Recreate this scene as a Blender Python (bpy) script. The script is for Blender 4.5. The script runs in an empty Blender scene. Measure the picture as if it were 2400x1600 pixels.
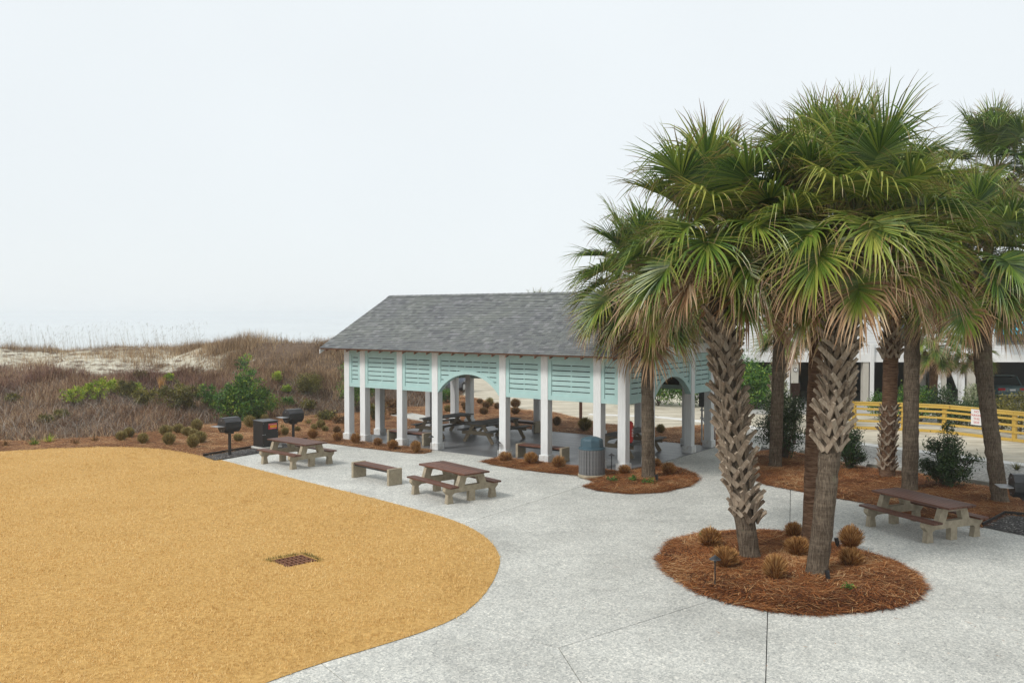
import bpy, math, random
import numpy as np
from mathutils import Vector, Matrix, Quaternion
from mathutils.geometry import tessellate_polygon, delaunay_2d_cdt

rad = math.radians
SC = bpy.context.scene
COL = SC.collection
random.seed(7)
RNG = np.random.default_rng(7)

# ------------------------------------------------------------------ camera, sky, sun, exposure
CAM_H, CAM_F, CAM_PITCH = 4.84, 2077.0, 0.0282          # metres, focal length in 2400-px pixels, radians down
cam_d = bpy.data.cameras.new('camera')
cam_d.sensor_width = 36.0
cam_d.lens = 36.0 * CAM_F / 2400.0
cam_d.clip_start, cam_d.clip_end = 0.1, 12000.0
cam = bpy.data.objects.new('camera', cam_d)
cam.location = (0, 0, CAM_H)
cam.rotation_euler = (math.pi / 2 - CAM_PITCH, 0, 0)
COL.objects.link(cam)
SC.camera = cam

SUN_EL, SUN_AZ = rad(46), rad(232)                       # azimuth clockwise from +Y
world = bpy.data.worlds.new('World')
SC.world = world
world.use_nodes = True
wn = world.node_tree
wn.nodes.clear()
w_out = wn.nodes.new('ShaderNodeOutputWorld')
w_bg = wn.nodes.new('ShaderNodeBackground')
w_sky = wn.nodes.new('ShaderNodeTexSky')
w_sky.sky_type = 'NISHITA'
w_sky.sun_disc = False
w_sky.sun_elevation = SUN_EL
w_sky.sun_rotation = SUN_AZ
w_mix = wn.nodes.new('ShaderNodeMix')
w_mix.data_type = 'RGBA'
w_mix.inputs[0].default_value = 0.93                     # closed cloud deck over the clear sky
w_mix.inputs[7].default_value = (8.45, 8.92, 9.15, 1)
wn.links.new(w_sky.outputs[0], w_mix.inputs[6])
w_tc = wn.nodes.new('ShaderNodeTexCoord')
w_nz = wn.nodes.new('ShaderNodeTexNoise')
w_nz.inputs['Scale'].default_value = 1.6
w_nz.inputs['Detail'].default_value = 4
wn.links.new(w_tc.outputs['Generated'], w_nz.inputs['Vector'])
w_rp = wn.nodes.new('ShaderNodeMapRange')
w_rp.inputs['From Min'].default_value, w_rp.inputs['From Max'].default_value = .3, .7
w_rp.inputs['To Min'].default_value, w_rp.inputs['To Max'].default_value = .965, 1.03
wn.links.new(w_nz.outputs['Fac'], w_rp.inputs['Value'])
w_vm = wn.nodes.new('ShaderNodeVectorMath')
w_vm.operation = 'SCALE'
wn.links.new(w_mix.outputs[2], w_vm.inputs[0])
wn.links.new(w_rp.outputs[0], w_vm.inputs['Scale'])
wn.links.new(w_vm.outputs[0], w_bg.inputs[0])
w_bg.inputs[1].default_value = 0.069
wn.links.new(w_bg.outputs[0], w_out.inputs[0])

sun_d = bpy.data.lights.new('sun', 'SUN')
sun_d.energy = 1.5
sun_d.angle = rad(15)
sun_d.color = (1.0, 0.965, 0.91)
sun = bpy.data.objects.new('sun', sun_d)
sdir = Vector((math.sin(SUN_AZ) * math.cos(SUN_EL), math.cos(SUN_AZ) * math.cos(SUN_EL), math.sin(SUN_EL)))
sun.rotation_euler = sdir.to_track_quat('Z', 'Y').to_euler()
sun.location = sdir * 60
COL.objects.link(sun)

SC.view_settings.view_transform = 'Standard'
SC.view_settings.look = 'None'
SC.view_settings.exposure = 0.64
SC.view_settings.gamma = 1.0
SC.view_settings.use_curve_mapping = False
SC.render.engine = 'CYCLES'
SC.cycles.use_denoising = True
SC.cycles.max_bounces = 6
SC.cycles.diffuse_bounces = 3
SC.cycles.glossy_bounces = 2
SC.cycles.transmission_bounces = 3
SC.cycles.transparent_max_bounces = 6
SC.cycles.volume_bounces = 2
SC.cycles.caustics_reflective = False
SC.cycles.caustics_refractive = False
SC.cycles.sample_clamp_indirect = 6.0


# ------------------------------------------------------------------ helpers: ground points
_c, _s = math.cos(CAM_PITCH), math.sin(CAM_PITCH)


def ray(px, py):
    a = (px - 1200.0) / CAM_F
    b = -(py - 800.0) / CAM_F
    return a, _c + b * _s, -_s + b * _c


def gp(px, py, z=0.0):
    """photograph pixel -> point on the level plane z"""
    dx, dy, dz = ray(px, py)
    t = (z - CAM_H) / dz
    return dx * t, dy * t


def at(px, py, Y):
    """photograph pixel -> point at depth Y"""
    dx, dy, dz = ray(px, py)
    t = Y / dy
    return Vector((dx * t, Y, CAM_H + dz * t))


_NL = RNG.random((64, 64))


def vnoise(x, y):
    x = np.asarray(x, float); y = np.asarray(y, float)
    xi, yi = np.floor(x).astype(int), np.floor(y).astype(int)
    fx, fy = x - xi, y - yi
    fx, fy = fx * fx * (3 - 2 * fx), fy * fy * (3 - 2 * fy)
    g = lambda i, j: _NL[i & 63, j & 63]
    return ((g(xi, yi) * (1 - fx) + g(xi + 1, yi) * fx) * (1 - fy) + (g(xi, yi + 1) * (1 - fx) + g(xi + 1, yi + 1) * fx) * fy) * 2 - 1


def sstep(t):
    t = np.clip(t, 0, 1)
    return t * t * (3 - 2 * t)


# dunes: bearing from the viewing deck (x/y), toe of the berm, crest distance, crest height
_DB = np.array([-.90, -.67, -.578, -.448, -.376, -.337, -.270, -.222, -.178, -.120, -.087, -.067, -.048])
_DT = np.array([31, 33.5, 34, 35.3, 38, 40, 42, 43.5, 44.5, 46.5, 49, 52, 55])
_DC = np.array([53, 53, 53, 53, 54, 52.5, 50.5, 50, 51, 54, 58, 62, 70])
_DZ = np.array([2.7, 2.95, 3.0, 2.9, 2.75, 3.15, 3.38, 3.38, 3.1, 2.3, 1.3, .5, 0.])


def h(x, y):
    x = np.asarray(x, float); y = np.asarray(y, float)
    a = x / np.maximum(y, 8.0)
    toe, cr, zc = np.interp(a, _DB, _DT), np.interp(a, _DB, _DC), np.interp(a, _DB, _DZ)
    t = (y - toe) / (cr - toe)
    up = sstep(t) * 0.45 + np.clip(t, 0, 1) * 0.55
    dn = 1 - 0.8 * sstep((y - cr) / 16.0)
    n = vnoise(x * .33, y * .33) * .22 + vnoise(x * .9 + 9, y * .9) * .09
    z = zc * up * dn + n * sstep(t * 2.2) * (zc > 0.05)
    return z - 2.6 * sstep((y - 112) / 22.0)


def Pg(px, py):
    """photograph pixel -> point on the terrain"""
    dx, dy, dz = ray(px, py)
    Y = np.linspace(9, 75, 3000)
    X, Z = dx / dy * Y, CAM_H + dz / dy * Y
    d = Z - np.maximum(h(X, Y), 0)
    i = int(np.argmax(d < 0)) if (d < 0).any() else len(Y) - 1
    return Vector((X[i], Y[i], max(float(h(X[i], Y[i])), 0.0)))


# ------------------------------------------------------------------ helpers: objects
def link(name, data, parent=None, loc=(0, 0, 0), rot=(0, 0, 0), scale=None):
    o = bpy.data.objects.new(name, data)
    COL.objects.link(o)
    o.location = loc
    o.rotation_euler = rot
    if scale is not None:
        o.scale = (scale,) * 3 if isinstance(scale, (int, float)) else scale
    if parent is not None:
        o.parent = parent
    return o


def tag(o, label, cat, group=None):
    o['label'] = label
    o['category'] = cat
    if group:
        o['group'] = group
    return o


def struct(o):
    o['kind'] = 'structure'
    return o


def stuff(o, label=None, cat=None):
    o['kind'] = 'stuff'
    if label:
        o['label'] = label
        o['category'] = cat
    return o


def thing(name, label, cat, loc=(0, 0, 0), rz=0.0, group=None, scale=None):
    return tag(link(name, None, None, loc, (0, 0, rz), scale), label, cat, group)


class MB:
    def __init__(self):
        self.v, self.f = [], []

    def add(self, vs, fs, mtx=None):
        n = len(self.v)
        self.v += [tuple(mtx @ Vector(p)) for p in vs] if mtx is not None else [tuple(p) for p in vs]
        self.f += [tuple(i + n for i in f) for f in fs]
        return self

    def box(self, x0, x1, y0, y1, z0, z1, mtx=None, b=0.0):
        if b <= 0:
            vs = [(x, y, z) for z in (z0, z1) for y in (y0, y1) for x in (x0, x1)]
            fs = [(0, 2, 3, 1), (4, 5, 7, 6), (0, 1, 5, 4), (2, 6, 7, 3), (0, 4, 6, 2), (1, 3, 7, 5)]
            return self.add(vs, fs, mtx)
        # chamfered on the vertical and top edges
        def ring(i, z):
            return [(x0 + i + b, y0 + i, z), (x1 - i - b, y0 + i, z), (x1 - i, y0 + i + b, z), (x1 - i, y1 - i - b, z),
                    (x1 - i - b, y1 - i, z), (x0 + i + b, y1 - i, z), (x0 + i, y1 - i - b, z), (x0 + i, y0 + i + b, z)]
        vs = ring(b * .7, z0) + ring(0, z0 + b) + ring(0, z1 - b) + ring(b * .7, z1)
        fs = [tuple(reversed(range(8))), tuple(range(24, 32))]
        for k in range(3):
            for j in range(8):
                fs.append((k * 8 + j, k * 8 + (j + 1) % 8, k * 8 + 8 + (j + 1) % 8, k * 8 + 8 + j))
        return self.add(vs, fs, mtx)

    def bar(self, a, b, w, t, up=(0, 0, 1)):
        """rectangular bar from a to b, w sideways, t along up"""
        a, b = Vector(a), Vector(b)
        d = (b - a).normalized()
        s = d.cross(Vector(up))
        s = s.normalized() if s.length > 1e-6 else Vector((1, 0, 0))
        u = s.cross(d)
        vs = [p + s * (i * w / 2) + u * (j * t / 2) for p in (a, b) for i, j in ((-1, -1), (1, -1), (1, 1), (-1, 1))]
        fs = [(3, 2, 1, 0), (4, 5, 6, 7)] + [(k, (k + 1) % 4, 4 + (k + 1) % 4, 4 + k) for k in range(4)]
        return self.add(vs, fs)

    def tube(self, pts, rs, n=8, cap=True):
        pts = [Vector(p) for p in pts]
        if isinstance(rs, (int, float)):
            rs = [rs] * len(pts)
        base = len(self.v)
        ref = Vector((1, 0, 0))
        for i, p in enumerate(pts):
            d = (pts[min(i + 1, len(pts) - 1)] - pts[max(i - 1, 0)]).normalized()
            s = d.cross(ref)
            if s.length < .2:
                s = d.cross(Vector((0, 1, 0)))
            s.normalize()
            u = d.cross(s)
            self.v += [tuple(p + (s * math.cos(2 * math.pi * k / n) + u * math.sin(2 * math.pi * k / n)) * rs[i]) for k in range(n)]
        for i in range(len(pts) - 1):
            for k in range(n):
                a, b = base + i * n + k, base + i * n + (k + 1) % n
                self.f.append((a, b, b + n, a + n))
        if cap:
            self.f.append(tuple(reversed(range(base, base + n))))
            self.f.append(tuple(range(base + (len(pts) - 1) * n, base + len(pts) * n)))
        return self

    def lathe(self, prof, n=24, c=(0, 0, 0)):
        """prof: list of (r, z), closed with end caps"""
        base = len(self.v)
        for r, z in prof:
            self.v += [(c[0] + r * math.cos(2 * math.pi * k / n), c[1] + r * math.sin(2 * math.pi * k / n), c[2] + z) for k in range(n)]
        for i in range(len(prof) - 1):
            for k in range(n):
                a, b = base + i * n + k, base + i * n + (k + 1) % n
                self.f.append((a, b, b + n, a + n))
        self.f.append(tuple(reversed(range(base, base + n))))
        self.f.append(tuple(range(base + (len(prof) - 1) * n, base + len(prof) * n)))
        return self

    def extrude(self, outer, holes, y0, y1, mtx=None):
        """2-D outline (x, z) with holes, extruded from y0 to y1"""
        loops = [outer] + list(holes)
        flat = [p for l in loops for p in l]
        tris = tessellate_polygon([[Vector((p[0], p[1], 0)) for p in l] for l in loops])
        n = len(flat)
        vs = [(p[0], y0, p[1]) for p in flat] + [(p[0], y1, p[1]) for p in flat]
        fs = []
        for t in tris:
            a, b, c = (Vector((flat[i][0], flat[i][1], 0)) for i in t)
            if (b - a).cross(c - a).z < 0:
                t = (t[0], t[2], t[1])
            fs.append((t[0], t[1], t[2]))
            fs.append((t[2] + n, t[1] + n, t[0] + n))
        k = 0
        for li, l in enumerate(loops):
            area = sum(l[i][0] * l[(i + 1) % len(l)][1] - l[(i + 1) % len(l)][0] * l[i][1] for i in range(len(l)))
            ccw = (area > 0) == (li == 0)
            for i in range(len(l)):
                a, b = k + i, k + (i + 1) % len(l)
                fs.append((b, a, a + n, b + n) if ccw else (a, b, b + n, a + n))
            k += len(l)
        return self.add(vs, fs, mtx)

    def mesh(self, name, mat, smooth=False):
        m = bpy.data.meshes.new(name)
        m.from_pydata(self.v, [], self.f)
        if mat is not None:
            m.materials.append(mat)
        if smooth:
            m.polygons.foreach_set('use_smooth', [True] * len(m.polygons))
        m.update()
        return m

    def obj(self, name, mat, parent=None, smooth=False, **k):
        return link(name, self.mesh(name, mat, smooth), parent, **k)


def arr_mesh(name, v, f, mat, attrs=None, smooth=False):
    """numpy vertices (n,3) and faces (m,k) -> mesh; attrs: point float attributes"""
    m = bpy.data.meshes.new(name)
    v = np.ascontiguousarray(v, dtype=np.float32)
    f = np.ascontiguousarray(f, dtype=np.int32)
    k = f.shape[1]
    m.vertices.add(len(v)); m.vertices.foreach_set('co', v.ravel())
    m.loops.add(f.size); m.loops.foreach_set('vertex_index', f.ravel())
    m.polygons.add(len(f)); m.polygons.foreach_set('loop_start', np.arange(0, f.size, k, dtype=np.int32))
    for an, av in (attrs or {}).items():
        a = m.attributes.new(an, 'FLOAT', 'POINT')
        a.data.foreach_set('value', np.ascontiguousarray(av, dtype=np.float32))
    if smooth:
        m.polygons.foreach_set('use_smooth', np.ones(len(f), dtype=bool))
    m.materials.append(mat)
    m.update(calc_edges=True)
    m.validate()
    return m


def set_attr(m, name, value):
    a = m.attributes.new(name, 'FLOAT', 'POINT')
    a.data.foreach_set('value', np.full(len(m.vertices), value, dtype=np.float32))
    return m


def text(name, body, size, mat, parent, loc, rot, ext=.002):
    cu = bpy.data.curves.new(name, 'FONT')
    cu.body = body
    cu.size = size
    cu.extrude = ext
    cu.resolution_u = 3
    cu.align_x = 'CENTER'
    cu.align_y = 'CENTER'
    cu.materials.append(mat)
    tmp = bpy.data.objects.new(name, cu)
    COL.objects.link(tmp)
    bpy.context.view_layer.update()
    me = bpy.data.meshes.new_from_object(tmp.evaluated_get(bpy.context.evaluated_depsgraph_get()))
    bpy.data.objects.remove(tmp)
    return link(name, me, parent, loc, rot)


# ------------------------------------------------------------------ helpers: materials
class NB:
    def __init__(self, name):
        self.m = bpy.data.materials.new(name)
        self.m.use_nodes = True
        self.t = self.m.node_tree
        self.t.nodes.clear()
        self._oc = None

    def n(self, kind, **kw):
        x = self.t.nodes.new(kind)
        for k, v in kw.items():
            setattr(x, k, v)
        return x

    def L(self, a, b):
        self.t.links.new(a, b)

    def setin(self, sock, v):
        if hasattr(v, 'is_output'):
            self.L(v, sock)
        elif isinstance(v, (tuple, list)) and len(v) == 3 and sock.type == 'RGBA':
            sock.default_value = (*v, 1)
        else:
            sock.default_value = v

    def oc(self):
        if self._oc is None:
            self._oc = self.n('ShaderNodeTexCoord').outputs['Object']
        return self._oc

    def geo(self):
        return self.n('ShaderNodeNewGeometry').outputs['Position']

    def mapped(self, scale, co=None):
        x = self.n('ShaderNodeMapping')
        self.L(co or self.oc(), x.inputs[0])
        x.inputs['Scale'].default_value = scale
        return x.outputs[0]

    def noise(self, scale, detail=4, co=None, rough=.55, dist=0.0):
        x = self.n('ShaderNodeTexNoise')
        self.L(co or self.oc(), x.inputs['Vector'])
        x.inputs['Scale'].default_value = scale
        x.inputs['Detail'].default_value = detail
        x.inputs['Roughness'].default_value = rough
        x.inputs['Distortion'].default_value = dist
        return x.outputs['Fac']

    def voro(self, scale, out='Color', co=None, feature='F1'):
        x = self.n('ShaderNodeTexVoronoi', feature=feature)
        self.L(co or self.oc(), x.inputs['Vector'])
        x.inputs['Scale'].default_value = scale
        return x.outputs[out]

    def wave(self, scale, dist=2, co=None, direction='X'):
        x = self.n('ShaderNodeTexWave', bands_direction=direction)
        self.L(co or self.oc(), x.inputs['Vector'])
        x.inputs['Scale'].default_value = scale
        x.inputs['Distortion'].default_value = dist
        x.inputs['Detail'].default_value = 3
        return x.outputs['Fac']

    def attr(self, name):
        return self.n('ShaderNodeAttribute', attribute_name=name).outputs['Fac']

    def objrand(self):
        return self.n('ShaderNodeObjectInfo').outputs['Random']

    def objcol(self):
        return self.n('ShaderNodeObjectInfo').outputs['Color']

    def sep(self, c, i):
        x = self.n('ShaderNodeSeparateColor')
        self.L(c, x.inputs[0])
        return x.outputs[i]

    def ramp(self, fac, stops, interp='LINEAR'):
        x = self.n('ShaderNodeValToRGB')
        x.color_ramp.interpolation = interp
        e = x.color_ramp.elements
        while len(e) < len(stops):
            e.new(.5)
        for el, (p, c) in zip(e, stops):
            el.position = p
            el.color = (*c, 1) if isinstance(c, (tuple, list)) else (c, c, c, 1)
        self.L(fac, x.inputs[0])
        return x.outputs[0]

    def mix(self, fac, a, b, mode='MIX'):
        x = self.n('ShaderNodeMix', data_type='RGBA', blend_type=mode)
        self.setin(x.inputs[0], fac)
        self.setin(x.inputs[6], a)
        self.setin(x.inputs[7], b)
        return x.outputs[2]

    def math(self, op, a, b=0.0, c=0.0):
        x = self.n('ShaderNodeMath', operation=op)
        for s, v in zip(x.inputs, (a, b, c)):
            self.setin(s, v)
        return x.outputs[0]

    def bump(self, hgt, strength=.3, dist=.02):
        x = self.n('ShaderNodeBump')
        x.inputs['Strength'].default_value = strength
        x.inputs['Distance'].default_value = dist
        self.L(hgt, x.inputs['Height'])
        return x.outputs[0]

    def out(self, col, rough=.8, normal=None, spec=.3, metal=0.0, trans=0.0, tcol=None, coat=0.0):
        p = self.n('ShaderNodeBsdfPrincipled')
        self.setin(p.inputs['Base Color'], col)
        self.setin(p.inputs['Roughness'], rough)
        p.inputs['Specular IOR Level'].default_value = spec
        p.inputs['Metallic'].default_value = metal
        p.inputs['Coat Weight'].default_value = coat
        if normal is not None:
            self.L(normal, p.inputs['Normal'])
        o = self.n('ShaderNodeOutputMaterial')
        if trans > 0:
            t = self.n('ShaderNodeBsdfTranslucent')
            self.setin(t.inputs[0], tcol if tcol is not None else col)
            ms = self.n('ShaderNodeMixShader')
            ms.inputs[0].default_value = trans
            self.L(p.outputs[0], ms.inputs[1])
            self.L(t.outputs[0], ms.inputs[2])
            self.L(ms.outputs[0], o.inputs[0])
        else:
            self.L(p.outputs[0], o.inputs[0])
        return self.m


MT = {}


def simple(name, col, rough=.7, var=.15, scale=6, bump=.0, bscale=40, spec=.3, metal=0.0, orand=0.0, stretch=None):
    b = NB(name)
    co = b.mapped(stretch) if stretch else None
    f = b.noise(scale, 5, co)
    lo = tuple(max(0, c * (1 - var)) for c in col)
    hi = tuple(min(1, c * (1 + var)) for c in col)
    c = b.ramp(f, [(.3, lo), (.7, hi)])
    if orand:
        k = b.math('MULTIPLY_ADD', b.objrand(), orand * 2, 1 - orand)
        g = b.n('ShaderNodeCombineColor')
        for i in range(3):
            b.L(k, g.inputs[i])
        c = b.mix(1.0, c, g.outputs[0], 'MULTIPLY')
    nm = b.bump(b.noise(bscale, 4, co), bump, .01) if bump else None
    MT[name] = b.out(c, rough, nm, spec, metal)
    return MT[name]


def ramped(name, stops, rough=.85, attr='rnd', trans=.0, spec=.2, noise=.25):
    """blades, needles, leaves: colour from a per-piece attribute plus a little drift over the ground"""
    b = NB(name)
    f = b.attr(attr)
    if noise:
        g = b.noise(.9, 3, b.geo())
        f = b.math('ADD', f, b.math('MULTIPLY', b.math('SUBTRACT', g, .5), noise * 2))
    MT[name] = b.out(b.ramp(f, stops), rough, None, spec, trans=trans)
    return MT[name]


# --- paving: exposed shell aggregate
b = NB('shell_concrete')
v1 = b.sep(b.voro(62), 0)
v2 = b.sep(b.voro(30), 1)
agg = b.ramp(v1, [(0, (.22, .23, .225)), (.22, (.42, .435, .425)), (.6, (.54, .545, .52)), (.82, (.66, .66, .62)), (1, (.88, .87, .82))])
agg2 = b.ramp(v2, [(0, (.26, .27, .265)), (.4, (.48, .49, .475)), (.8, (.60, .60, .57)), (1, (.82, .80, .74))])
c = b.mix(.5, agg, agg2)
big = b.ramp(b.noise(.45, 5), [(.32, .82), (.5, .98), (.7, 1.10)])
mid = b.ramp(b.noise(2.6, 5, rough=.65), [(.3, .90), (.6, 1.03)])
c = b.mix(1, c, big, 'MULTIPLY')
c = b.mix(1, c, mid, 'MULTIPLY')
drk = b.ramp(b.noise(.8, 7, rough=.68), [(.60, 0.0), (.72, .40)])
c = b.mix(drk, c, (.25, .26, .26))
k = b.math('MULTIPLY_ADD', b.objrand(), .10, .94)
g_ = b.n('ShaderNodeCombineColor')
for i, q in enumerate((1.0, .984, .952)):
    b.L(b.math('MULTIPLY', k, q), g_.inputs[i])
c = b.mix(1, c, g_.outputs[0], 'MULTIPLY')
MT['shell_concrete'] = b.out(c, .82, b.bump(v1, .25, .006), .25)

simple('joint_dark', (.075, .072, .066), .95, .2)
simple('concrete_plain', (.50, .49, .45), .85, .12, 5, .2)
simple('concrete_tan', (.34, .29, .21), .9, .22, 9, .45, 90)
simple('concrete_curb', (.30, .29, .25), .9, .22, 4, .3)
simple('concrete_white', (.66, .65, .62), .85, .08, 3, .2)

# --- dormant lawn
b = NB('lawn_soil')
c = b.ramp(b.noise(14, 6), [(.3, (.36, .20, .055)), (.7, (.60, .37, .125))])
MT['lawn_soil'] = b.out(c, .95)
b = NB('dormant_grass')
f = b.attr('rnd')
g1 = b.noise(.35, 4, b.geo())
g2 = b.noise(3.0, 4, b.geo(), .65)
f = b.math('ADD', f, b.math('MULTIPLY', b.math('SUBTRACT', g1, .5), .75))
g3 = b.noise(11.0, 3, b.geo(), .6)
f = b.math('ADD', f, b.math('MULTIPLY', b.math('SUBTRACT', g2, .5), .8))
f = b.math('ADD', f, b.math('MULTIPLY', b.math('SUBTRACT', g3, .5), .5))
c = b.ramp(f, [(0, (.33, .20, .065)), (.22, (.60, .395, .145)), (.55, (.80, .56, .24)), (1, (.92, .74, .40))])
MT['dormant_grass'] = b.out(c, .85, None, .15, trans=.15)

# --- pine straw
b = NB('straw_base')
c = b.ramp(b.noise(9, 6, rough=.7), [(.28, (.055, .022, .010)), (.5, (.155, .058, .022)), (.75, (.27, .115, .045))])
MT['straw_base'] = b.out(c, .95, b.bump(b.noise(30, 4), .6, .03))
ramped('pine_needles', [(0, (.060, .020, .008)), (.3, (.20, .064, .019)), (.55, (.34, .120, .036)), (.78, (.47, .215, .075)), (1, (.68, .46, .24))], noise=.2)
ramped('faded_needles', [(0, (.10, .040, .016)), (.3, (.29, .125, .045)), (.55, (.46, .225, .090)), (.78, (.58, .33, .15)), (1, (.74, .54, .32))], noise=.2)

# --- sand, gravel, dunes
b = NB('dune_sand')
gp_ = b.geo()
sand = b.ramp(b.noise(2.6, 7, gp_, .72), [(.28, (.34, .31, .24)), (.5, (.55, .52, .42)), (.75, (.70, .66, .56))])
lit = b.ramp(b.noise(7, 6, gp_, .7), [(.3, (.075, .050, .034)), (.6, (.15, .105, .073)), (.8, (.23, .175, .12))])
cover = b.attr('litter')
cov = b.ramp(b.math('ADD', cover, b.math('MULTIPLY', b.math('SUBTRACT', b.noise(1.1, 7, gp_, .75), .5), 1.25)), [(.40, 0.0), (.56, 1.0)])
MT['dune_sand'] = b.out(b.mix(cov, sand, lit), .95, b.bump(b.noise(5, 6, gp_), .5, .08), .1)
b = NB('lot_sand')
gp_ = b.geo()
c = b.ramp(b.noise(1.1, 6, gp_, .65), [(.25, (.38, .33, .25)), (.5, (.54, .49, .39)), (.8, (.64, .60, .50))])
tr = b.ramp(b.noise(1.0, 4, b.mapped((.35, 2.2, 1), gp_), .6), [(.40, .80), (.60, 1.05)])
MT['lot_sand'] = b.out(b.mix(1, c, tr, 'MULTIPLY'), .95, b.bump(b.noise(6, 5, gp_), .5, .05), .1)
b = NB('gravel')
v = b.sep(b.voro(17), 0)
c = b.ramp(v, [(0, (.13, .125, .115)), (.3, (.30, .29, .27)), (.7, (.46, .45, .42)), (1, (.66, .65, .62))])
c = b.mix(.35, c, b.ramp(b.noise(1.2, 5), [(.3, (.22, .21, .19)), (.7, (.55, .54, .50))]))
MT['gravel'] = b.out(c, .95, b.bump(b.voro(17, 'Distance'), .8, .04), .15)
b = NB('dark_gravel')
v = b.sep(b.voro(30), 0)
c = b.ramp(v, [(0, (.025, .024, .024)), (.6, (.070, .066, .064)), (.9, (.13, .12, .115)), (1, (.5, .49, .46))])
MT['dark_gravel'] = b.out(c, .9, b.bump(b.voro(30, 'Distance'), .8, .03), .2)
simple('sea_water', (.56, .60, .61), .30, .1, .02, .2, .5, .5)

# --- dune plants
ramped('dune_brush', [(0, (.065, .032, .020)), (.25, (.17, .088, .052)), (.5, (.28, .158, .092)), (.75, (.41, .265, .155)), (1, (.58, .43, .28))], noise=.35)
ramped('dune_grass', [(0, (.13, .082, .05)), (.35, (.29, .185, .10)), (.7, (.46, .32, .18)), (1, (.60, .47, .30))], noise=.3)
ramped('red_brush', [(0, (.09, .042, .036)), (.5, (.22, .115, .090)), (1, (.38, .25, .185))], noise=.3)
ramped('sea_oats', [(0, (.22, .18, .13)), (1, (.42, .36, .27))], noise=.1)
ramped('twig_grey', [(0, (.10, .080, .065)), (.5, (.23, .19, .155)), (1, (.42, .37, .32))], noise=.2)

# --- shrubs and clumps
for nm, st in {
    'leaf_green': [(0, (.014, .040, .010)), (.3, (.036, .105, .020)), (.6, (.085, .20, .034)), (.8, (.20, .33, .045)), (1, (.40, .47, .06))],
    'leaf_dark': [(0, (.010, .022, .010)), (.4, (.024, .056, .020)), (.75, (.050, .100, .030)), (1, (.11, .17, .05))],
    'leaf_lime': [(0, (.08, .15, .02)), (.4, (.24, .34, .034)), (.8, (.46, .54, .05)), (1, (.62, .64, .09))],
    'leaf_olive': [(0, (.034, .036, .014)), (.4, (.10, .10, .026)), (.7, (.20, .185, .038)), (1, (.36, .30, .08))],
    'leaf_pale': [(0, (.10, .15, .05)), (.5, (.28, .31, .17)), (1, (.52, .52, .38))],
    'leaf_brown': [(0, (.07, .04, .018)), (.5, (.18, .10, .040)), (1, (.34, .20, .085))],
}.items():
    ramped(nm, st, .55, trans=.22, spec=.35, noise=.12)
for nm, st in {
    'clump_rust': [(0, (.10, .042, .014)), (.35, (.29, .135, .042)), (.7, (.48, .255, .088)), (1, (.64, .41, .18))],
    'clump_olive': [(0, (.075, .066, .022)), (.35, (.21, .18, .060)), (.7, (.38, .31, .12)), (1, (.54, .43, .22))],
    'clump_brown': [(0, (.065, .037, .016)), (.4, (.175, .105, .045)), (.75, (.30, .19, .085)), (1, (.42, .28, .15))],
}.items():
    ramped(nm, st, .85, noise=.05)
simple('bark_twig', (.10, .075, .055), .9, .3, 20, .4)

# --- pavilion
b = NB('white_paint')
st = b.mapped((6, 6, .7))
c = b.ramp(b.noise(4, 5, st, .6), [(.3, (.64, .655, .655)), (.6, (.74, .755, .755))])
dirt = b.ramp(b.noise(1.7, 5, b.oc(), .6), [(.55, 0.0), (.8, .22)])
MT['white_paint'] = b.out(b.mix(dirt, c, (.58, .56, .52)), .62, b.bump(b.noise(18, 3, st), .15, .006), .35)
b = NB('plinth_paint')
c = b.ramp(b.noise(5, 5), [(.3, (.60, .61, .60)), (.6, (.72, .73, .72))])
dirt = b.ramp(b.noise(7, 6, None, .7), [(.50, 0.0), (.68, .55)])
MT['plinth_paint'] = b.out(b.mix(dirt, c, (.40, .33, .26)), .7, None, .3)
b = NB('teal_paint')
c = b.ramp(b.noise(3, 5), [(.3, (.365, .54, .525)), (.7, (.42, .60, .585))])
MT['teal_paint'] = b.out(c, .55, b.bump(b.noise(22, 3, b.mapped((1, 1, 9))), .1, .005), .35)
b = NB('shingle')
f = b.attr('shade')
f = b.math('ADD', f, b.math('MULTIPLY', b.math('SUBTRACT', b.noise(9, 4), .5), .35))
c = b.ramp(f, [(0, (.115, .120, .128)), (.35, (.150, .157, .164)), (.65, (.185, .194, .192)), (.85, (.215, .216, .228)), (1, (.255, .262, .268))])
moss = b.ramp(b.noise(.55, 4), [(.42, 0.0), (.62, .22)])
c = b.mix(moss, c, b.ramp(f, [(0, (.135, .15, .125)), (1, (.29, .32, .25))]))
MT['shingle'] = b.out(c, .9, b.bump(b.noise(160, 2), .3, .004), .2)
b = NB('deck_board')
grain = b.noise(5, 5, b.mapped((.5, 9, 9)), .6)
c = b.ramp(grain, [(.3, (.105, .108, .115)), (.7, (.165, .170, .178))])
kk = b.math('MULTIPLY_ADD', b.objrand(), .40, .80)
g_ = b.n('ShaderNodeCombineColor')
for i in range(3):
    b.L(kk, g_.inputs[i])
MT['deck_board'] = b.out(b.mix(1, c, g_.outputs[0], 'MULTIPLY'), .38, b.bump(grain, .1, .004), .5)
simple('louvre_backing', (.022, .030, .030), .9, .1)  # near-black colour standing in for the dim inside seen through the slots
simple('rafter_wood', (.16, .085, .055), .8, .25, 8, .2)
simple('ceiling_wood', (.33, .30, .26), .8, .15, 4)

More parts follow.
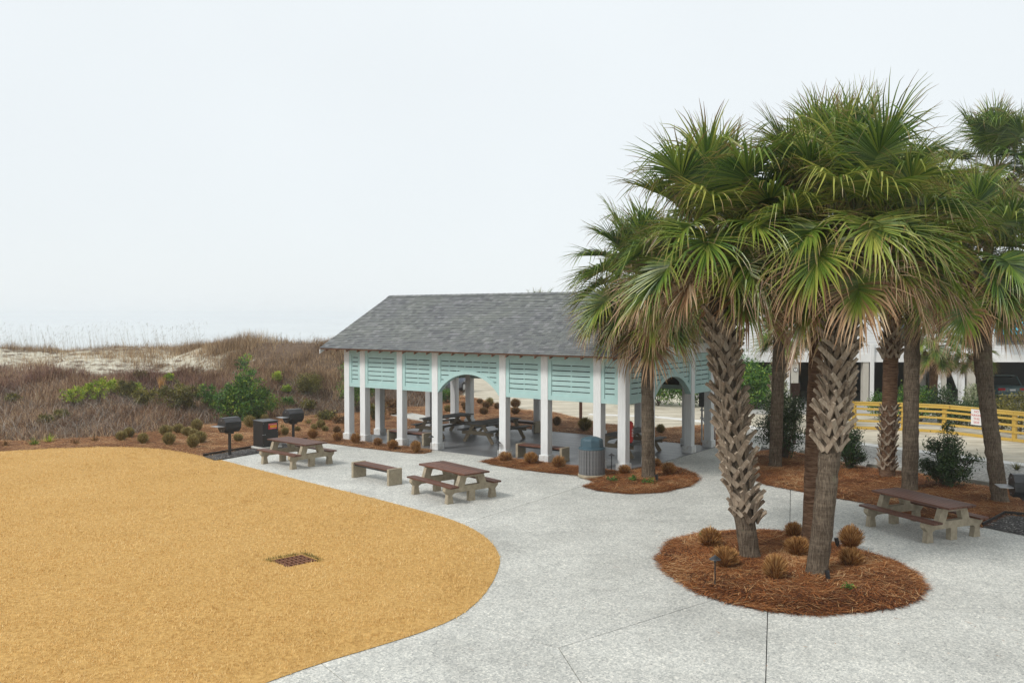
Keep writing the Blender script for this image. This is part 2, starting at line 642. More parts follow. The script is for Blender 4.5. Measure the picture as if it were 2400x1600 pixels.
# --- furniture
b = NB('red_wood')
gr = b.noise(4, 6, b.mapped((1.2, 14, 14)), .65)
c = b.ramp(gr, [(.25, (.055, .023, .015)), (.55, (.130, .053, .033)), (.8, (.215, .095, .060))])
kk = b.math('MULTIPLY_ADD', b.objrand(), .5, .75)
g_ = b.n('ShaderNodeCombineColor')
for i in range(3):
    b.L(kk, g_.inputs[i])
MT['red_wood'] = b.out(b.mix(1, c, g_.outputs[0], 'MULTIPLY'), .5, b.bump(gr, .25, .006), .4)
b = NB('grey_wood')
gr = b.noise(4, 6, b.mapped((1.2, 14, 14)), .65)
c = b.ramp(gr, [(.25, (.085, .082, .078)), (.55, (.15, .145, .138)), (.8, (.22, .212, .20))])
MT['grey_wood'] = b.out(c, .65, b.bump(gr, .25, .006), .35)
b = NB('tan_wood')
gr = b.noise(4, 6, b.mapped((1.2, 14, 14)), .65)
c = b.ramp(gr, [(.25, (.17, .135, .088)), (.55, (.26, .21, .145)), (.8, (.34, .285, .205))])
MT['tan_wood'] = b.out(c, .75, b.bump(gr, .25, .006), .3)
b = NB('yellow_timber')
gr = b.noise(3, 6, b.mapped((1.2, 14, 14)), .65)
c = b.ramp(gr, [(.25, (.44, .27, .045)), (.55, (.60, .40, .085)), (.8, (.70, .51, .15))])
kn = b.ramp(b.noise(5, 2), [(.70, 0.0), (.76, .8)])
MT['yellow_timber'] = b.out(b.mix(kn, c, (.24, .11, .03)), .65, b.bump(gr, .15, .005), .35)
simple('black_steel', (.012, .013, .015), .42, .3, 12, .12, 60, .5)
simple('black_steel_worn', (.030, .031, .034), .38, .35, 14, .12, 60, .5)
simple('galvanised', (.40, .41, .42), .45, .15, 12, 0, 60, .5, .6)
simple('bin_blue', (.048, .092, .118), .5, .15, 6, .05, 60, .4)
simple('bin_slat', (.150, .150, .152), .7, .15, 10, .15, 60, .3, orand=.12)
simple('rust_iron', (.190, .085, .050), .85, .35, 26, .4, 70)
simple('pit_dark', (.010, .009, .008), .9, .2)
simple('red_enamel', (.46, .018, .014), .35, .1, 6, 0, 40, .5)
simple('sign_white', (.78, .77, .76), .45, .04)
simple('sign_red', (.55, .03, .04), .5, .05)
simple('sign_yellow', (.80, .52, .02), .5, .05)
simple('sign_brown', (.040, .019, .012), .6, .15)
simple('post_brown', (.085, .040, .026), .8, .2, 8, .2)
simple('ink_dark', (.02, .02, .022), .6, .05)
simple('panel_grey', (.050, .052, .056), .5, .15, 8, 0, 40, .4)

# --- house, vehicles
simple('siding_white', (.76, .765, .77), .55, .05, 2.0, 0)
simple('trim_white', (.78, .78, .77), .5, .04, 2.0, 0)
simple('post_beige', (.52, .49, .43), .7, .06, 2.0, 0)
simple('wall_grey', (.30, .295, .28), .8, .08, 1.5, 0)
simple('garage_dark', (.085, .088, .092), .85, .15, 1.5, 0)
simple('drive_concrete', (.40, .39, .37), .9, .1, 2, .1)
simple('roof_grey', (.16, .165, .17), .9, .2, 6, .2)
simple('awning_teal', (.055, .40, .55), .6, .08)
simple('window_frame', (.19, .20, .19), .5, .05)
b = NB('window_glass')
MT['window_glass'] = b.out((.030, .040, .045), .06, None, .6)
simple('car_teal', (.085, .15, .165), .22, .05, 3, 0, 40, .6)
simple('car_blue', (.012, .030, .075), .2, .1, 3, 0, 40, .6)
simple('tyre', (.014, .014, .015), .85, .1)
simple('tail_light', (.42, .012, .022), .2, .05, 3, 0, 40, .5)
simple('head_light', (.70, .72, .75), .15, .05, 3, 0, 40, .6)

# --- palms
b = NB('palm_frond')
t = b.attr('tip')
sr = b.attr('rnd')
pet = b.attr('pet')
age = b.sep(b.objcol(), 0)
hue = b.sep(b.objcol(), 1)
green = b.ramp(b.math('ADD', b.math('MULTIPLY', sr, .62), b.math('MULTIPLY', hue, .48)),
               [(0, (.008, .024, .007)), (.2, (.026, .070, .012)), (.45, (.078, .155, .022)), (.7, (.17, .255, .034)), (1, (.40, .41, .085))])  # segment leaf tone; wide range puts crown shade and highlights into the colour
thr = b.math('SUBTRACT', 1.18, b.math('MULTIPLY', age, 1.25))
thr = b.math('ADD', thr, b.math('MULTIPLY', b.math('SUBTRACT', sr, .5), .55))
br = b.math('MULTIPLY', b.math('SUBTRACT', t, thr), 4.0)
br.node.use_clamp = True
yl = b.math('MULTIPLY', b.math('SUBTRACT', t, b.math('SUBTRACT', thr, .22)), 3.5)
yl.node.use_clamp = True
tan = b.ramp(sr, [(0, (.20, .105, .050)), (.4, (.38, .23, .125)), (.75, (.54, .37, .22)), (1, (.68, .54, .37))])
c = b.mix(b.math('MULTIPLY', yl, .8), green, (.26, .24, .045))
c = b.mix(br, c, tan)
c = b.mix(pet, c, (.13, .15, .045))
MT['palm_frond'] = b.out(c, .34, None, .5, trans=.18)
b = NB('palm_bark')
ver = b.noise(5, 7, b.mapped((9, 9, 1.3)), .72, .6)
rings = b.noise(3, 5, b.mapped((1.0, 1.0, 9)), .6)
blot = b.noise(1.6, 5, None, .65)
f = b.math('ADD', b.math('MULTIPLY', ver, .62), b.math('MULTIPLY', rings, .20))
f = b.math('ADD', f, b.math('MULTIPLY', blot, .22))
c = b.ramp(f, [(.40, (.040, .030, .022)), (.51, (.115, .089, .065)), (.62, (.215, .172, .128)), (.74, (.34, .285, .22))])
lich = b.ramp(b.noise(3.1, 6, None, .7), [(.60, 0.0), (.70, .45)])
c = b.mix(lich, c, (.19, .19, .12))
MT['palm_bark'] = b.out(c, .95, b.bump(b.math('ADD', ver, b.math('MULTIPLY', rings, .4)), 1.0, .03), .1)
b = NB('palm_bark_brown')
rings = b.noise(4, 5, b.mapped((1.2, 1.2, 8)), .7)
c = b.ramp(rings, [(.3, (.045, .026, .017)), (.5, (.125, .074, .047)), (.7, (.23, .150, .10))])
MT['palm_bark_brown'] = b.out(c, .95, b.bump(rings, .9, .03), .1)
b = NB('palm_boot')
gr = b.noise(6, 5, b.mapped((5, 5, 1)), .65)
kk = b.math('ADD', gr, b.math('MULTIPLY', b.math('SUBTRACT', b.objrand(), .5), .35))
c = b.ramp(kk, [(.2, (.125, .092, .064)), (.5, (.28, .222, .165)), (.8, (.44, .37, .29))])
MT['palm_boot'] = b.out(c, .9, b.bump(gr, .5, .01), .15)


# ------------------------------------------------------------------ helpers: areas
def pip(P, x, y):
    P = np.asarray(P, float)
    inside = np.zeros(np.shape(x), bool)
    j = len(P) - 1
    for i in range(len(P)):
        xi, yi, xj, yj = P[i, 0], P[i, 1], P[j, 0], P[j, 1]
        cnd = ((yi > y) != (yj > y)) & (x < (xj - xi) * (y - yi) / (yj - yi + 1e-12) + xi)
        inside ^= cnd
        j = i
    return inside


def edge_dist(P, x, y):
    P = np.asarray(P, float)
    d = np.full(np.shape(x), 1e9)
    for i in range(len(P)):
        a, b_ = P[i], P[(i + 1) % len(P)]
        e = b_ - a
        t = np.clip(((x - a[0]) * e[0] + (y - a[1]) * e[1]) / (e @ e + 1e-12), 0, 1)
        d = np.minimum(d, np.hypot(x - a[0] - t * e[0], y - a[1] - t * e[1]))
    return d


def smooth_poly(P, it=2):
    P = [tuple(p) for p in P]
    for _ in range(it):
        Q = []
        for i in range(len(P)):
            a, b_ = P[i], P[(i + 1) % len(P)]
            Q += [(.75 * a[0] + .25 * b_[0], .75 * a[1] + .25 * b_[1]), (.25 * a[0] + .75 * b_[0], .25 * a[1] + .75 * b_[1])]
        P = Q
    return P


def resample(P, step):
    out = []
    for i in range(len(P)):
        a, b_ = Vector((*P[i], 0)), Vector((*P[(i + 1) % len(P)], 0))
        n = max(1, int((b_ - a).length / step))
        out += [tuple((a.lerp(b_, k / n)).xy) for k in range(n)]
    return out


def sheet(name, P, zfun, mat, step, hole=None):
    """a ground sheet filling polygon P, heights from zfun(x, y)"""
    B = resample(P, step)
    P_ = np.array(P)
    lo, hi = P_.min(0), P_.max(0)
    gx, gy = np.meshgrid(np.arange(lo[0], hi[0], step), np.arange(lo[1], hi[1], step))
    gx, gy = gx.ravel() + RNG.uniform(-.2, .2, gx.size) * step, gy.ravel() + RNG.uniform(-.2, .2, gy.size) * step
    ok = pip(P, gx, gy)
    gx, gy = gx[ok], gy[ok]
    ok = edge_dist(P, gx, gy) > step * .45
    if hole is not None:
        ok &= ~pip(hole, gx, gy) & (edge_dist(hole, gx, gy) > step * .2)
    gx, gy = gx[ok], gy[ok]
    loops = [list(range(len(B)))]
    pts = [Vector(p) for p in B]
    if hole is not None:
        loops.append(list(range(len(pts), len(pts) + len(hole))))
        pts += [Vector(p) for p in hole]
    pts += [Vector((x, y)) for x, y in zip(gx, gy)]
    v, e, f, *_ = delaunay_2d_cdt(pts, [], loops, 2 if hole is not None else 1, 1e-4)
    v = np.array([(p.x, p.y) for p in v])
    f = np.array([t for t in f if len(t) == 3])
    if hole is not None:
        cen = v[f].mean(1)
        f = f[~pip(hole, cen[:, 0], cen[:, 1]) & pip(P, cen[:, 0], cen[:, 1])]
    a, b_, c_ = v[f[:, 0]], v[f[:, 1]], v[f[:, 2]]
    flip = ((b_ - a)[:, 0] * (c_ - a)[:, 1] - (b_ - a)[:, 1] * (c_ - a)[:, 0]) < 0
    f[flip] = f[flip][:, [0, 2, 1]]
    vv = np.column_stack([v, zfun(v[:, 0], v[:, 1])])
    return link(name, arr_mesh(name, vv, f, mat, None, True))


def scatter(P, n, hole=None):
    P_ = np.array(P)
    lo, hi = P_.min(0), P_.max(0)
    X, Y, tot = [], [], 0
    while tot < n:
        x, y = RNG.uniform(lo[0], hi[0], n), RNG.uniform(lo[1], hi[1], n)
        ok = pip(P, x, y)
        if hole is not None:
            ok &= ~pip(hole, x, y)
        X.append(x[ok]); Y.append(y[ok]); tot += int(ok.sum())
        if tot == 0:
            break
    return np.concatenate(X)[:n], np.concatenate(Y)[:n]


def blades(x, y, z, hgt, wid, lean, az, curl=.5, twist=None, secs=2):
    """upright curved blades -> verts, faces, per-vertex blade index"""
    n = len(x)
    tw = RNG.uniform(0, math.tau, n) if twist is None else twist
    sx, sy = np.cos(tw) * wid / 2, np.sin(tw) * wid / 2
    V = np.zeros((n, (secs + 1) * 2, 3))
    for k in range(secs + 1):
        t = k / secs
        r = hgt * np.sin(lean) * (t * (1 - curl) + curl * t * t)
        zz = hgt * (t * np.cos(lean * (1 - curl + curl * t)))
        tap = 1 - t * .85
        cx, cy = x + np.cos(az) * r, y + np.sin(az) * r
        V[:, 2 * k] = np.column_stack([cx - sx * tap, cy - sy * tap, z + zz])
        V[:, 2 * k + 1] = np.column_stack([cx + sx * tap, cy + sy * tap, z + zz])
    m = (secs + 1) * 2
    base = (np.arange(n) * m)[:, None]
    F = np.concatenate([base + np.array([[2 * k, 2 * k + 1, 2 * k + 3, 2 * k + 2]]) for k in range(secs)])
    return V.reshape(-1, 3), F, np.repeat(np.arange(n), m)


def needles(x, y, z, ln, wid, az, lift):
    n = len(x)
    dx, dy = np.cos(az) * ln / 2, np.sin(az) * ln / 2
    nx, ny = -np.sin(az) * wid / 2, np.cos(az) * wid / 2
    V = np.zeros((n, 4, 3))
    V[:, 0] = np.column_stack([x - dx - nx, y - dy - ny, z])
    V[:, 1] = np.column_stack([x - dx + nx, y - dy + ny, z])
    V[:, 2] = np.column_stack([x + dx + nx * .4, y + dy + ny * .4, z + lift])
    V[:, 3] = np.column_stack([x + dx - nx * .4, y + dy - ny * .4, z + lift])
    F = (np.arange(n) * 4)[:, None] + np.array([[0, 3, 2, 1]])
    return V.reshape(-1, 3), F, np.repeat(np.arange(n), 4)


# ================================================================== THE SETTING
TH = 0.6347
PV = Vector((3.5167, 27.382, 0))                       # near front corner of the pavilion


def bw(u, w):
    """pavilion plan: u to the left along the front, w towards the back"""
    return PV.x - u * math.cos(TH) + w * math.sin(TH), PV.y + u * math.sin(TH) + w * math.cos(TH)


# --- ground sheet with the dunes, reaching the shore
xs = np.concatenate([[-3000, -1200, -500, -200, -110], np.arange(-75, 12, .45), np.arange(12, 60, 3.0), [70, 110, 200, 500, 1200, 3000]])
ys = np.concatenate([[-300, -100, -30, -8], np.arange(2, 30, 3.0), np.arange(30, 72, .45), np.arange(72, 140, 3.0), [150, 300]])
GX, GY = np.meshgrid(xs, ys)
GZ = h(GX, GY) - .06
nx, ny = len(xs), len(ys)
ii = (np.arange(ny - 1)[:, None] * nx + np.arange(nx - 1)[None, :]).ravel()
GF = np.column_stack([ii, ii + 1, ii + nx + 1, ii + nx])
A_ = GX / np.maximum(GY, 8)
TT = (GY - np.interp(A_, _DB, _DT)) / (np.interp(A_, _DB, _DC) - np.interp(A_, _DB, _DT))
LIT = np.interp(TT, [-.2, 0, .15, .50, .62, .9, 1.0, 1.2], [.85, .9, .95, .9, .47, .40, .52, .35])
LIT = LIT + .3 * sstep((A_ + .36) / .10) * (TT > 0)
LIT = np.where(A_ > -.06, .25, LIT)
ground = struct(link('ground', arr_mesh('ground', np.column_stack([GX.ravel(), GY.ravel(), GZ.ravel()]), GF, MT['dune_sand'], {'litter': LIT.ravel()}, True)))
m_ = MB()
m_.add([(-6000, 118, -.75), (6000, 118, -.75), (6000, 9000, -.75), (-6000, 9000, -.75)], [(0, 1, 2, 3)])
struct(m_.obj('sea', MT['sea_water']))

# --- plaza slabs (the beds and the lawn lie over them)
plaza = struct(link('plaza', MB().add([(-14, 6, -.035), (20, 6, -.035), (20, 30, -.035), (9, 40, -.035), (-14, 40, -.035)], [(0, 1, 2, 3, 4)]).mesh('plaza', MT['joint_dark'])))


def inset(P, d):
    n, Q = len(P), []
    ar = sum(P[i][0] * P[(i + 1) % n][1] - P[(i + 1) % n][0] * P[i][1] for i in range(n))
    sg = 1 if ar > 0 else -1
    for i in range(n):
        p0, p1, p2 = Vector(P[i - 1]), Vector(P[i]), Vector(P[(i + 1) % n])
        e1, e2 = (p1 - p0).normalized(), (p2 - p1).normalized()
        n1, n2 = Vector((-e1.y, e1.x)) * sg, Vector((-e2.y, e2.x)) * sg
        bi = n1 + n2
        Q.append(tuple(p1 + bi * (d / max(.3, bi.dot(n1)))))
    return Q


V0 = gp(1309, 1517)
J1a, J1b = gp(1030, 1245), gp(1420, 1121)
J9a, J9b = gp(1600, 1112), gp(1760, 1109)
J8a, J8b = gp(1853, 1130), gp(1850, 1290)
J2a, J4b, ISL = gp(1000, 1437), gp(1700, 1396), gp(1850, 1340)
J5a, J5b = gp(1800, 1400), gp(1790, 1760)
J7a, J7b = gp(2050, 1372), gp(2700, 1405)
J3b, J6a, J6b = gp(1440, 1720), gp(720, 1527), gp(960, 1720)
for P in (
    [(-13.6, 28.5), J1a, J1b, J9a, J9b, (9.5, 33.5), (7.2, 36.5), (-8.2, 35.5), (-13.6, 31)],
    [J1a, J2a, V0, J4b, ISL, J8b, J8a, J9b, J9a, J1b],
    [J8b, ISL, J7a, J7b, (18.5, 24), J8a],
    [J7a, ISL, J5a, J5b, (11, 7), (18.5, 12), J7b],
    [V0, J3b, J5b, J5a, ISL, J4b],
    [J2a, J6a, J6b, J3b, V0],
    [J6a, (-6, 13), (-6, 7), J6b],
):
    MB().extrude([(p[0], p[1]) for p in inset(P, .007)], [], 0, .05, Matrix(((1, 0, 0, 0), (0, 0, 1, 0), (0, -1, 0, 0), (0, 0, 0, 1)))).obj('slab', MT['shell_concrete'], plaza)

# --- sand lot, gravel parking, flush concrete strip
LOTF = [gp(*p) for p in ((1080, 925), (1116, 933), (1220, 960), (1300, 966), (1412, 993), (1561, 1003), (1675, 993), (1725, 999), (1745, 1035), (1862, 1062), (2036, 1100), (2278, 1138), (2420, 1160), (2760, 1210))]
zc = lambda v: (lambda x, y: np.full(np.shape(x), v))
lot = LOTF + [(40, 22), (40, 45), (12, 46.9), (5, 48), (1.5, 60), (-1, 80), (-5.5, 80), (-4.6, 62), (-4.2, 56)]
struct(sheet('sand_lot', lot, zc(-.022), MT['lot_sand'], 1.2))
SL = [Vector((*gp(*p), 0)) for p in ((1380, 970), (1538, 976), (1717, 994), (2017, 1039), (2400, 1088), (2800, 1137))]
SLs = [tuple(p.xy) for p in SL]
struct(sheet('gravel_parking', SLs[2:] + [gp(2760, 1210), gp(2420, 1162), gp(2278, 1140), gp(2036, 1102), gp(1862, 1064), gp(1745, 1036), gp(1722, 1003)], zc(-.014), MT['gravel'], 1.0))
path_strip = struct(link('path', None))
for a, b_ in zip(SL[:-1], SL[1:]):
    d = (b_ - a).normalized()
    MB().bar(a + d * .01 + Vector((0, 0, -.025)), b_ - d * .01 + Vector((0, 0, -.025)), .6, .05).obj('concrete_band', MT['concrete_white'], path_strip)

# --- lawn with the drain opening
GR = [gp(645.9, 1311), gp(675.8, 1331), gp(734, 1319), gp(705, 1301.5)]
GRC = np.mean(GR, axis=0)
g_ax = (Vector(GR[2]) - Vector(GR[1])).normalized()
g_ang = math.atan2(g_ax.y, g_ax.x)
GRS = .34
GRP = [tuple(Vector(GRC) + Matrix.Rotation(g_ang, 2) @ Vector(p)) for p in ((-GRS, -GRS), (GRS, -GRS), (GRS, GRS), (-GRS, GRS))]
lawn_px = [(-700, 1125), (0, 1056), (130, 1049), (286, 1045), (388, 1051), (480, 1068), (612, 1102), (755, 1138), (867, 1165), (959, 1189), (1051, 1214),
           (1112, 1240), (1153, 1270), (1171, 1301), (1172, 1327), (1148, 1378), (1107, 1423), (1061, 1453), (980, 1485), (867, 1520), (755, 1553), (622, 1600), (250, 1740), (-1500, 1740)]
LAWN = smooth_poly([gp(*p) for p in lawn_px], 1)


def lawn_z(x, y):
    e = edge_dist(LAWN, x, y)
    g = np.hypot(x - GRC[0], y - GRC[1])
    z = .006 + .05 * sstep(e / .8) + (.018 * vnoise(x * .5, y * .5) + .012 * vnoise(x * 2.3, y * 2.3)) * sstep(e / .7)
    return z - .05 * (1 - sstep((g - .5) / .7)) + .003


lawn = struct(sheet('lawn', LAWN, lawn_z, MT['lawn_soil'], .32, GRP))
n = 330000
bx, by = scatter([p for p in LAWN], n, GRP)
keep = (np.abs(bx / np.maximum(by, 1)) < .62) & (by > 11.0)
bx, by = bx[keep], by[keep]
keep = RNG.random(len(bx)) < np.clip((34.0 / by) ** 1.0 / 2.4, .35, 1)
bx, by = bx[keep] + RNG.normal(0, .02, int(keep.sum())), by[keep] + RNG.normal(0, .02, int(keep.sum()))
clump = vnoise(bx * 2.6, by * 2.6)
hgt = (.030 + .024 * RNG.random(len(bx))) * (1 + .35 * clump + .35 * vnoise(bx * 7, by * 7))
V, F, idx = blades(bx, by, lawn_z(bx, by) - .006, hgt, .010 + by * .00012, RNG.uniform(.1, 1.0, len(bx)), RNG.uniform(0, math.tau, len(bx)), .4, None, 1)
stuff(link('grass', arr_mesh('grass', V, F, MT['dormant_grass'], {'rnd': (RNG.random(len(bx)) * .5 + .27)[idx]})), 'short dormant golden grass covering the rounded lawn', 'grass')
# greener fringe round the drain
ang = RNG.uniform(0, math.tau, 700)
rr = GRS * 1.06 + np.abs(RNG.normal(0, .05, 700))
q = np.maximum(np.abs(np.cos(ang)), np.abs(np.sin(ang)))
fx, fy = GRC[0] + np.cos(ang + g_ang) * rr / q, GRC[1] + np.sin(ang + g_ang) * rr / q
ok = (fy > GRC[1] - .12)
fx, fy = fx[ok], fy[ok]
V, F, idx = blades(fx, fy, lawn_z(fx, fy) - .01, RNG.uniform(.04, .085, len(fx)), .011, RNG.uniform(.1, .8, len(fx)), RNG.uniform(0, math.tau, len(fx)), .4)
stuff(link('grass_fringe', arr_mesh('grass_fringe', V, F, MT['leaf_olive'], {'rnd': RNG.random(len(fx))[idx]})), 'olive grass fringe around the rusty lawn drain', 'grass')

# --- pine straw beds
BED_Z = {}


def bed(name, P, mound, step, n, label, hmax=.10, ln=(.14, .34), wid=.010, mat='pine_needles'):
    def zf(x, y):
        return np.maximum(h(x, y), 0) + .012 + mound * sstep(edge_dist(P, x, y) / .5) + .02 * vnoise(x * 1.7, y * 1.7) * sstep(edge_dist(P, x, y) / .3)
    BED_Z[name] = zf
    o = struct(sheet(name, P, zf, MT['straw_base'], step))
    x, y = scatter(P, n)
    keep = (np.abs(x / y) < .62)
    x, y = x[keep] + RNG.normal(0, .035, int(keep.sum())), y[keep] + RNG.normal(0, .035, int(keep.sum()))
    flow = vnoise(x * .8, y * .8) * 3
    az = np.where(RNG.random(len(x)) < .6, flow + RNG.normal(0, .5, len(x)), RNG.uniform(0, math.tau, len(x)))
    V, F, idx = needles(x, y, zf(x, y) + RNG.uniform(.002, .03, len(x)), RNG.uniform(*ln, len(x)), wid + y * .00012, az, RNG.normal(.004, .018, len(x)))
    rn = np.clip(RNG.beta(1.5, 1.7, len(x)) + .30 * vnoise(x * 1.3 + 4, y * 1.3) - .04, 0, 1)
    pale = RNG.random(len(x)) < .05 + .09 * (vnoise(x * .7 + 11, y * .7) > .15)
    rn = np.where(pale, RNG.uniform(.78, 1, len(x)), rn)
    nb_ = max(300, n // 24)
    x2, y2 = scatter(P, nb_)
    V2, F2, i2 = needles(x2, y2, zf(x2, y2) + RNG.uniform(.02, .045, nb_), RNG.uniform(.25, .55, nb_), wid * .95 + y2 * .0002, RNG.uniform(0, math.tau, nb_), RNG.normal(.0, .025, nb_))
    rn2 = RNG.choice([.0, .1, .3, .45, .55, .7, .88], nb_)
    stuff(link('pine_straw', arr_mesh('pine_straw', np.vstack([V, V2]), np.vstack([F, F2 + len(V)]), MT[mat], {'rnd': np.concatenate([rn[idx], rn2[i2]])})), label, 'pine straw')
    return zf


isl_px = [(1542, 1309), (1571, 1269), (1643, 1251), (1732, 1245), (1798, 1245), (1887, 1257), (1946, 1272), (2021, 1293), (2095, 1317), (2149, 1346), (2168, 1379),
          (2149, 1406), (2110, 1421), (2036, 1433), (1917, 1443), (1798, 1433), (1708, 1412), (1649, 1394), (1604, 1370), (1560, 1340)]
ISLP = [gp(*p) for p in isl_px]
bed('island_bed', ISLP, .085, .22, 52000, 'rust brown pine straw on the oval palm island')
FRT = [gp(*p) for p in ((1128, 1082), (1153, 1089), (1225, 1101), (1287, 1108), (1353, 1114), (1375, 1122), (1395, 1131), (1366, 1140), (1400, 1150), (1475, 1158), (1553, 1154), (1616, 1140), (1639, 1125), (1631, 1111), (1600, 1100), (1544, 1086))]
FRT += [bw(-.02, 1.0), bw(-.02, -.02), bw(4.9, -.02)]
bed('corner_bed', FRT, .05, .25, 22000, 'rust brown pine straw in the bed at the pavilion corner')
RGT = [gp(*p) for p in ((1708, 1092), (1712, 1101), (1793, 1136), (1885, 1154), (1949, 1166), (2044, 1182), (2113, 1205), (2230, 1223), (2304, 1236), (2330, 1222), (2355, 1208), (2400, 1212), (2560, 1230),
                        (2700, 1205), (2420, 1158), (2278, 1136), (2165, 1113), (2036, 1098), (1862, 1060), (1790, 1056), (1725, 1076))]
bed('parking_bed', RGT, .06, .3, 36000, 'rust brown pine straw under the palms beside the parking')
LFT = [gp(*p) for p in ((-700, 1128), (0, 1059), (286, 1048), (388, 1054), (480, 1070), (533, 1061), (582, 1053), (650, 1040), (720, 1033), (752, 1037), (769, 1039), (830, 1047), (912, 1057), (967, 1063), (994, 1063), (1011, 1059))]
LFT += [bw(7.95, -.02), bw(12.62, -.02), bw(12.62, 6.77), bw(-.04, 6.77)]
LFT += [gp(*p) for p in ((1679, 1045), (1722, 1023), (1722, 999), (1675, 993), (1561, 1003), (1412, 993), (1300, 966), (1220, 960), (1116, 933), (1080, 926))]
LFT += [(-4.4, 47.6), (-6.2, 46.6), (-7.6, 44.6), (-9.6, 43.2), (-11.4, 41.9), (-13.4, 39.8), (-14.6, 37.8), (-15.9, 35.6), (-18.6, 34.4), (-24, 33.6)]
bed('dune_foot_bed', LFT, .03, .55, 70000, 'orange pine straw at the foot of the dune and round the pavilion', ln=(.15, .32), wid=.009, mat='faded_needles')
BACKP = struct(link('footpath', None))
pa, pb, pc = Vector((*bw(16.5, 7.4), .05)), Vector((*bw(12.9, 6.3), .045)), Vector((*bw(12.66, 3.0), .04))
MB().bar(pa, pb, 1.2, .09).obj('path_slab', MT['concrete_plain'], BACKP)

# blown needles and leaf scraps on the paving
x, y = scatter([(-2, 12), (11, 12), (13, 22), (4, 27), (-4, 27), (-1, 19)], 190)
V, F, idx = needles(x, y, np.full(len(x), .006), RNG.choice([.03, .04, .06, .12], len(x)), RNG.uniform(.006, .014, len(x)), RNG.uniform(0, math.tau, len(x)), np.full(len(x), .002))
stuff(link('leaf_litter', arr_mesh('leaf_litter', V, F, MT['pine_needles'], {'rnd': RNG.uniform(.2, .9, len(x))[idx]})), 'blown needles and leaf scraps scattered on the paving', 'leaf litter')

# --- dark gravel pads with edging under the grills
padz = lambda x, y: np.full(np.shape(x), .012)
GP1 = [gp(*p) for p in ((476, 1071), (533, 1061), (582, 1053), (650, 1040), (720, 1032), (752, 1036), (747, 1041), (700, 1048), (600, 1063), (504, 1080))]
struct(sheet('gravel_pad', GP1, lambda x, y: np.full(np.shape(x), .03), MT['dark_gravel'], .5))
GP2 = [gp(*p) for p in ((2303, 1235), (2330, 1221), (2355, 1207), (2400, 1211), (2560, 1229), (2560, 1285), (2400, 1255))]
struct(sheet('gravel_pad', GP2, lambda x, y: np.full(np.shape(x), .022), MT['dark_gravel'], .5))
for pp, lb in ((((476, 1070), (533, 1060), (582, 1052), (650, 1039), (720, 1031)), 'black landscape edging behind the two grills'),
               (((2303, 1234), (2330, 1220), (2355, 1206), (2400, 1210), (2560, 1228)), 'black landscape edging round the gravel at the right grill')):
    m_ = MB()
    for a, b_ in zip(pp[:-1], pp[1:]):
        m_.bar((*gp(*a), .05), (*gp(*b_), .05), .02, .10)
    tag(m_.obj('bed_edging', MT['black_steel']), lb, 'edging')

# ================================================================== DUNE COVER
def dune_pts(n, amin, amax, tmin, tmax, dens=None):
    x, y = RNG.uniform(-40, 1, n * 14), RNG.uniform(33, 60, n * 14)
    a = x / y
    t = (y - np.interp(a, _DB, _DT)) / (np.interp(a, _DB, _DC) - np.interp(a, _DB, _DT))
    ok = (a > amin) & (a < amax) & (t > tmin) & (t < tmax)
    x, y, t, a = x[ok], y[ok], t[ok], a[ok]
    if dens is not None:
        ok = RNG.random(len(x)) < dens(x, y, t, a)
        x, y, t, a = x[ok], y[ok], t[ok], a[ok]
    return x[:n], y[:n]


def cover(name, x, y, hlo, hhi, wid, lean, mat, label, cat, curl=.5, secs=2, rlo=0., rhi=1.):
    z = h(x, y) - .07
    hm = .5 + 1.0 * np.clip(vnoise(x * .8 + 5, y * .8) + .45 + .5 * vnoise(x * 2.3, y * 2.3), 0, 1.4)
    V, F, idx = blades(x, y, z, RNG.uniform(hlo, hhi, len(x)) * hm, wid, RNG.uniform(.05, lean, len(x)), RNG.uniform(0, math.tau, len(x)), curl, None, secs)
    rn = np.clip(RNG.uniform(rlo, rhi, len(x)) + .30 * vnoise(x * .55, y * .55) + .18 * vnoise(x * 2.1 + 7, y * 2.1), 0, 1)
    return stuff(link(name, arr_mesh(name, V, F, MT[mat], {'rnd': rn[idx]})), label, cat)


x, y = dune_pts(52000, -.64, -.055, .0, .58, lambda x, y, t, a: np.where(vnoise(x * .5, y * .5) + .9 > RNG.random(len(x)), 1, .4) * np.where(t < .12, .6, 1))
cover('dune_brush', x, y, .14, .44, .020, 1.5, 'dune_brush', 'tangled brown winter brush on the lower dune slope', 'brush')
x, y = dune_pts(15000, -.64, -.28, .34, .62, lambda x, y, t, a: (vnoise(x * .28 + 3, y * .28) > -.15) * 1.0)
cover('red_brush', x, y, .22, .50, .022, .7, 'red_brush', 'reddish brown brush band halfway up the dune', 'brush')
x, y = dune_pts(17000, -.64, -.33, .55, 1.25, lambda x, y, t, a: np.clip((vnoise(x * .35, y * .8) + vnoise(x * 1.4, y * 1.4) * .6 - .05) * 1.4 + (t > .97) * .7 + (t < .64) * .45 + sstep((a + .40) / .07), .16, 1))
cover('dune_grass', x, y, .14, .42, .018, .6, 'dune_grass', 'sparse tan grass on the white sand of the dune face', 'grass')
x, y = dune_pts(30000, -.40, -.05, .40, 1.7, lambda x, y, t, a: np.clip(vnoise(x * .5, y * .5) + .6, .08, 1) * sstep((a + .40) / .09))
cover('mound_grass', x, y, .20, .52, .019, .6, 'dune_grass', 'dense tan grass over the dune mound behind the pavilion', 'grass', rlo=-.15, rhi=.85)
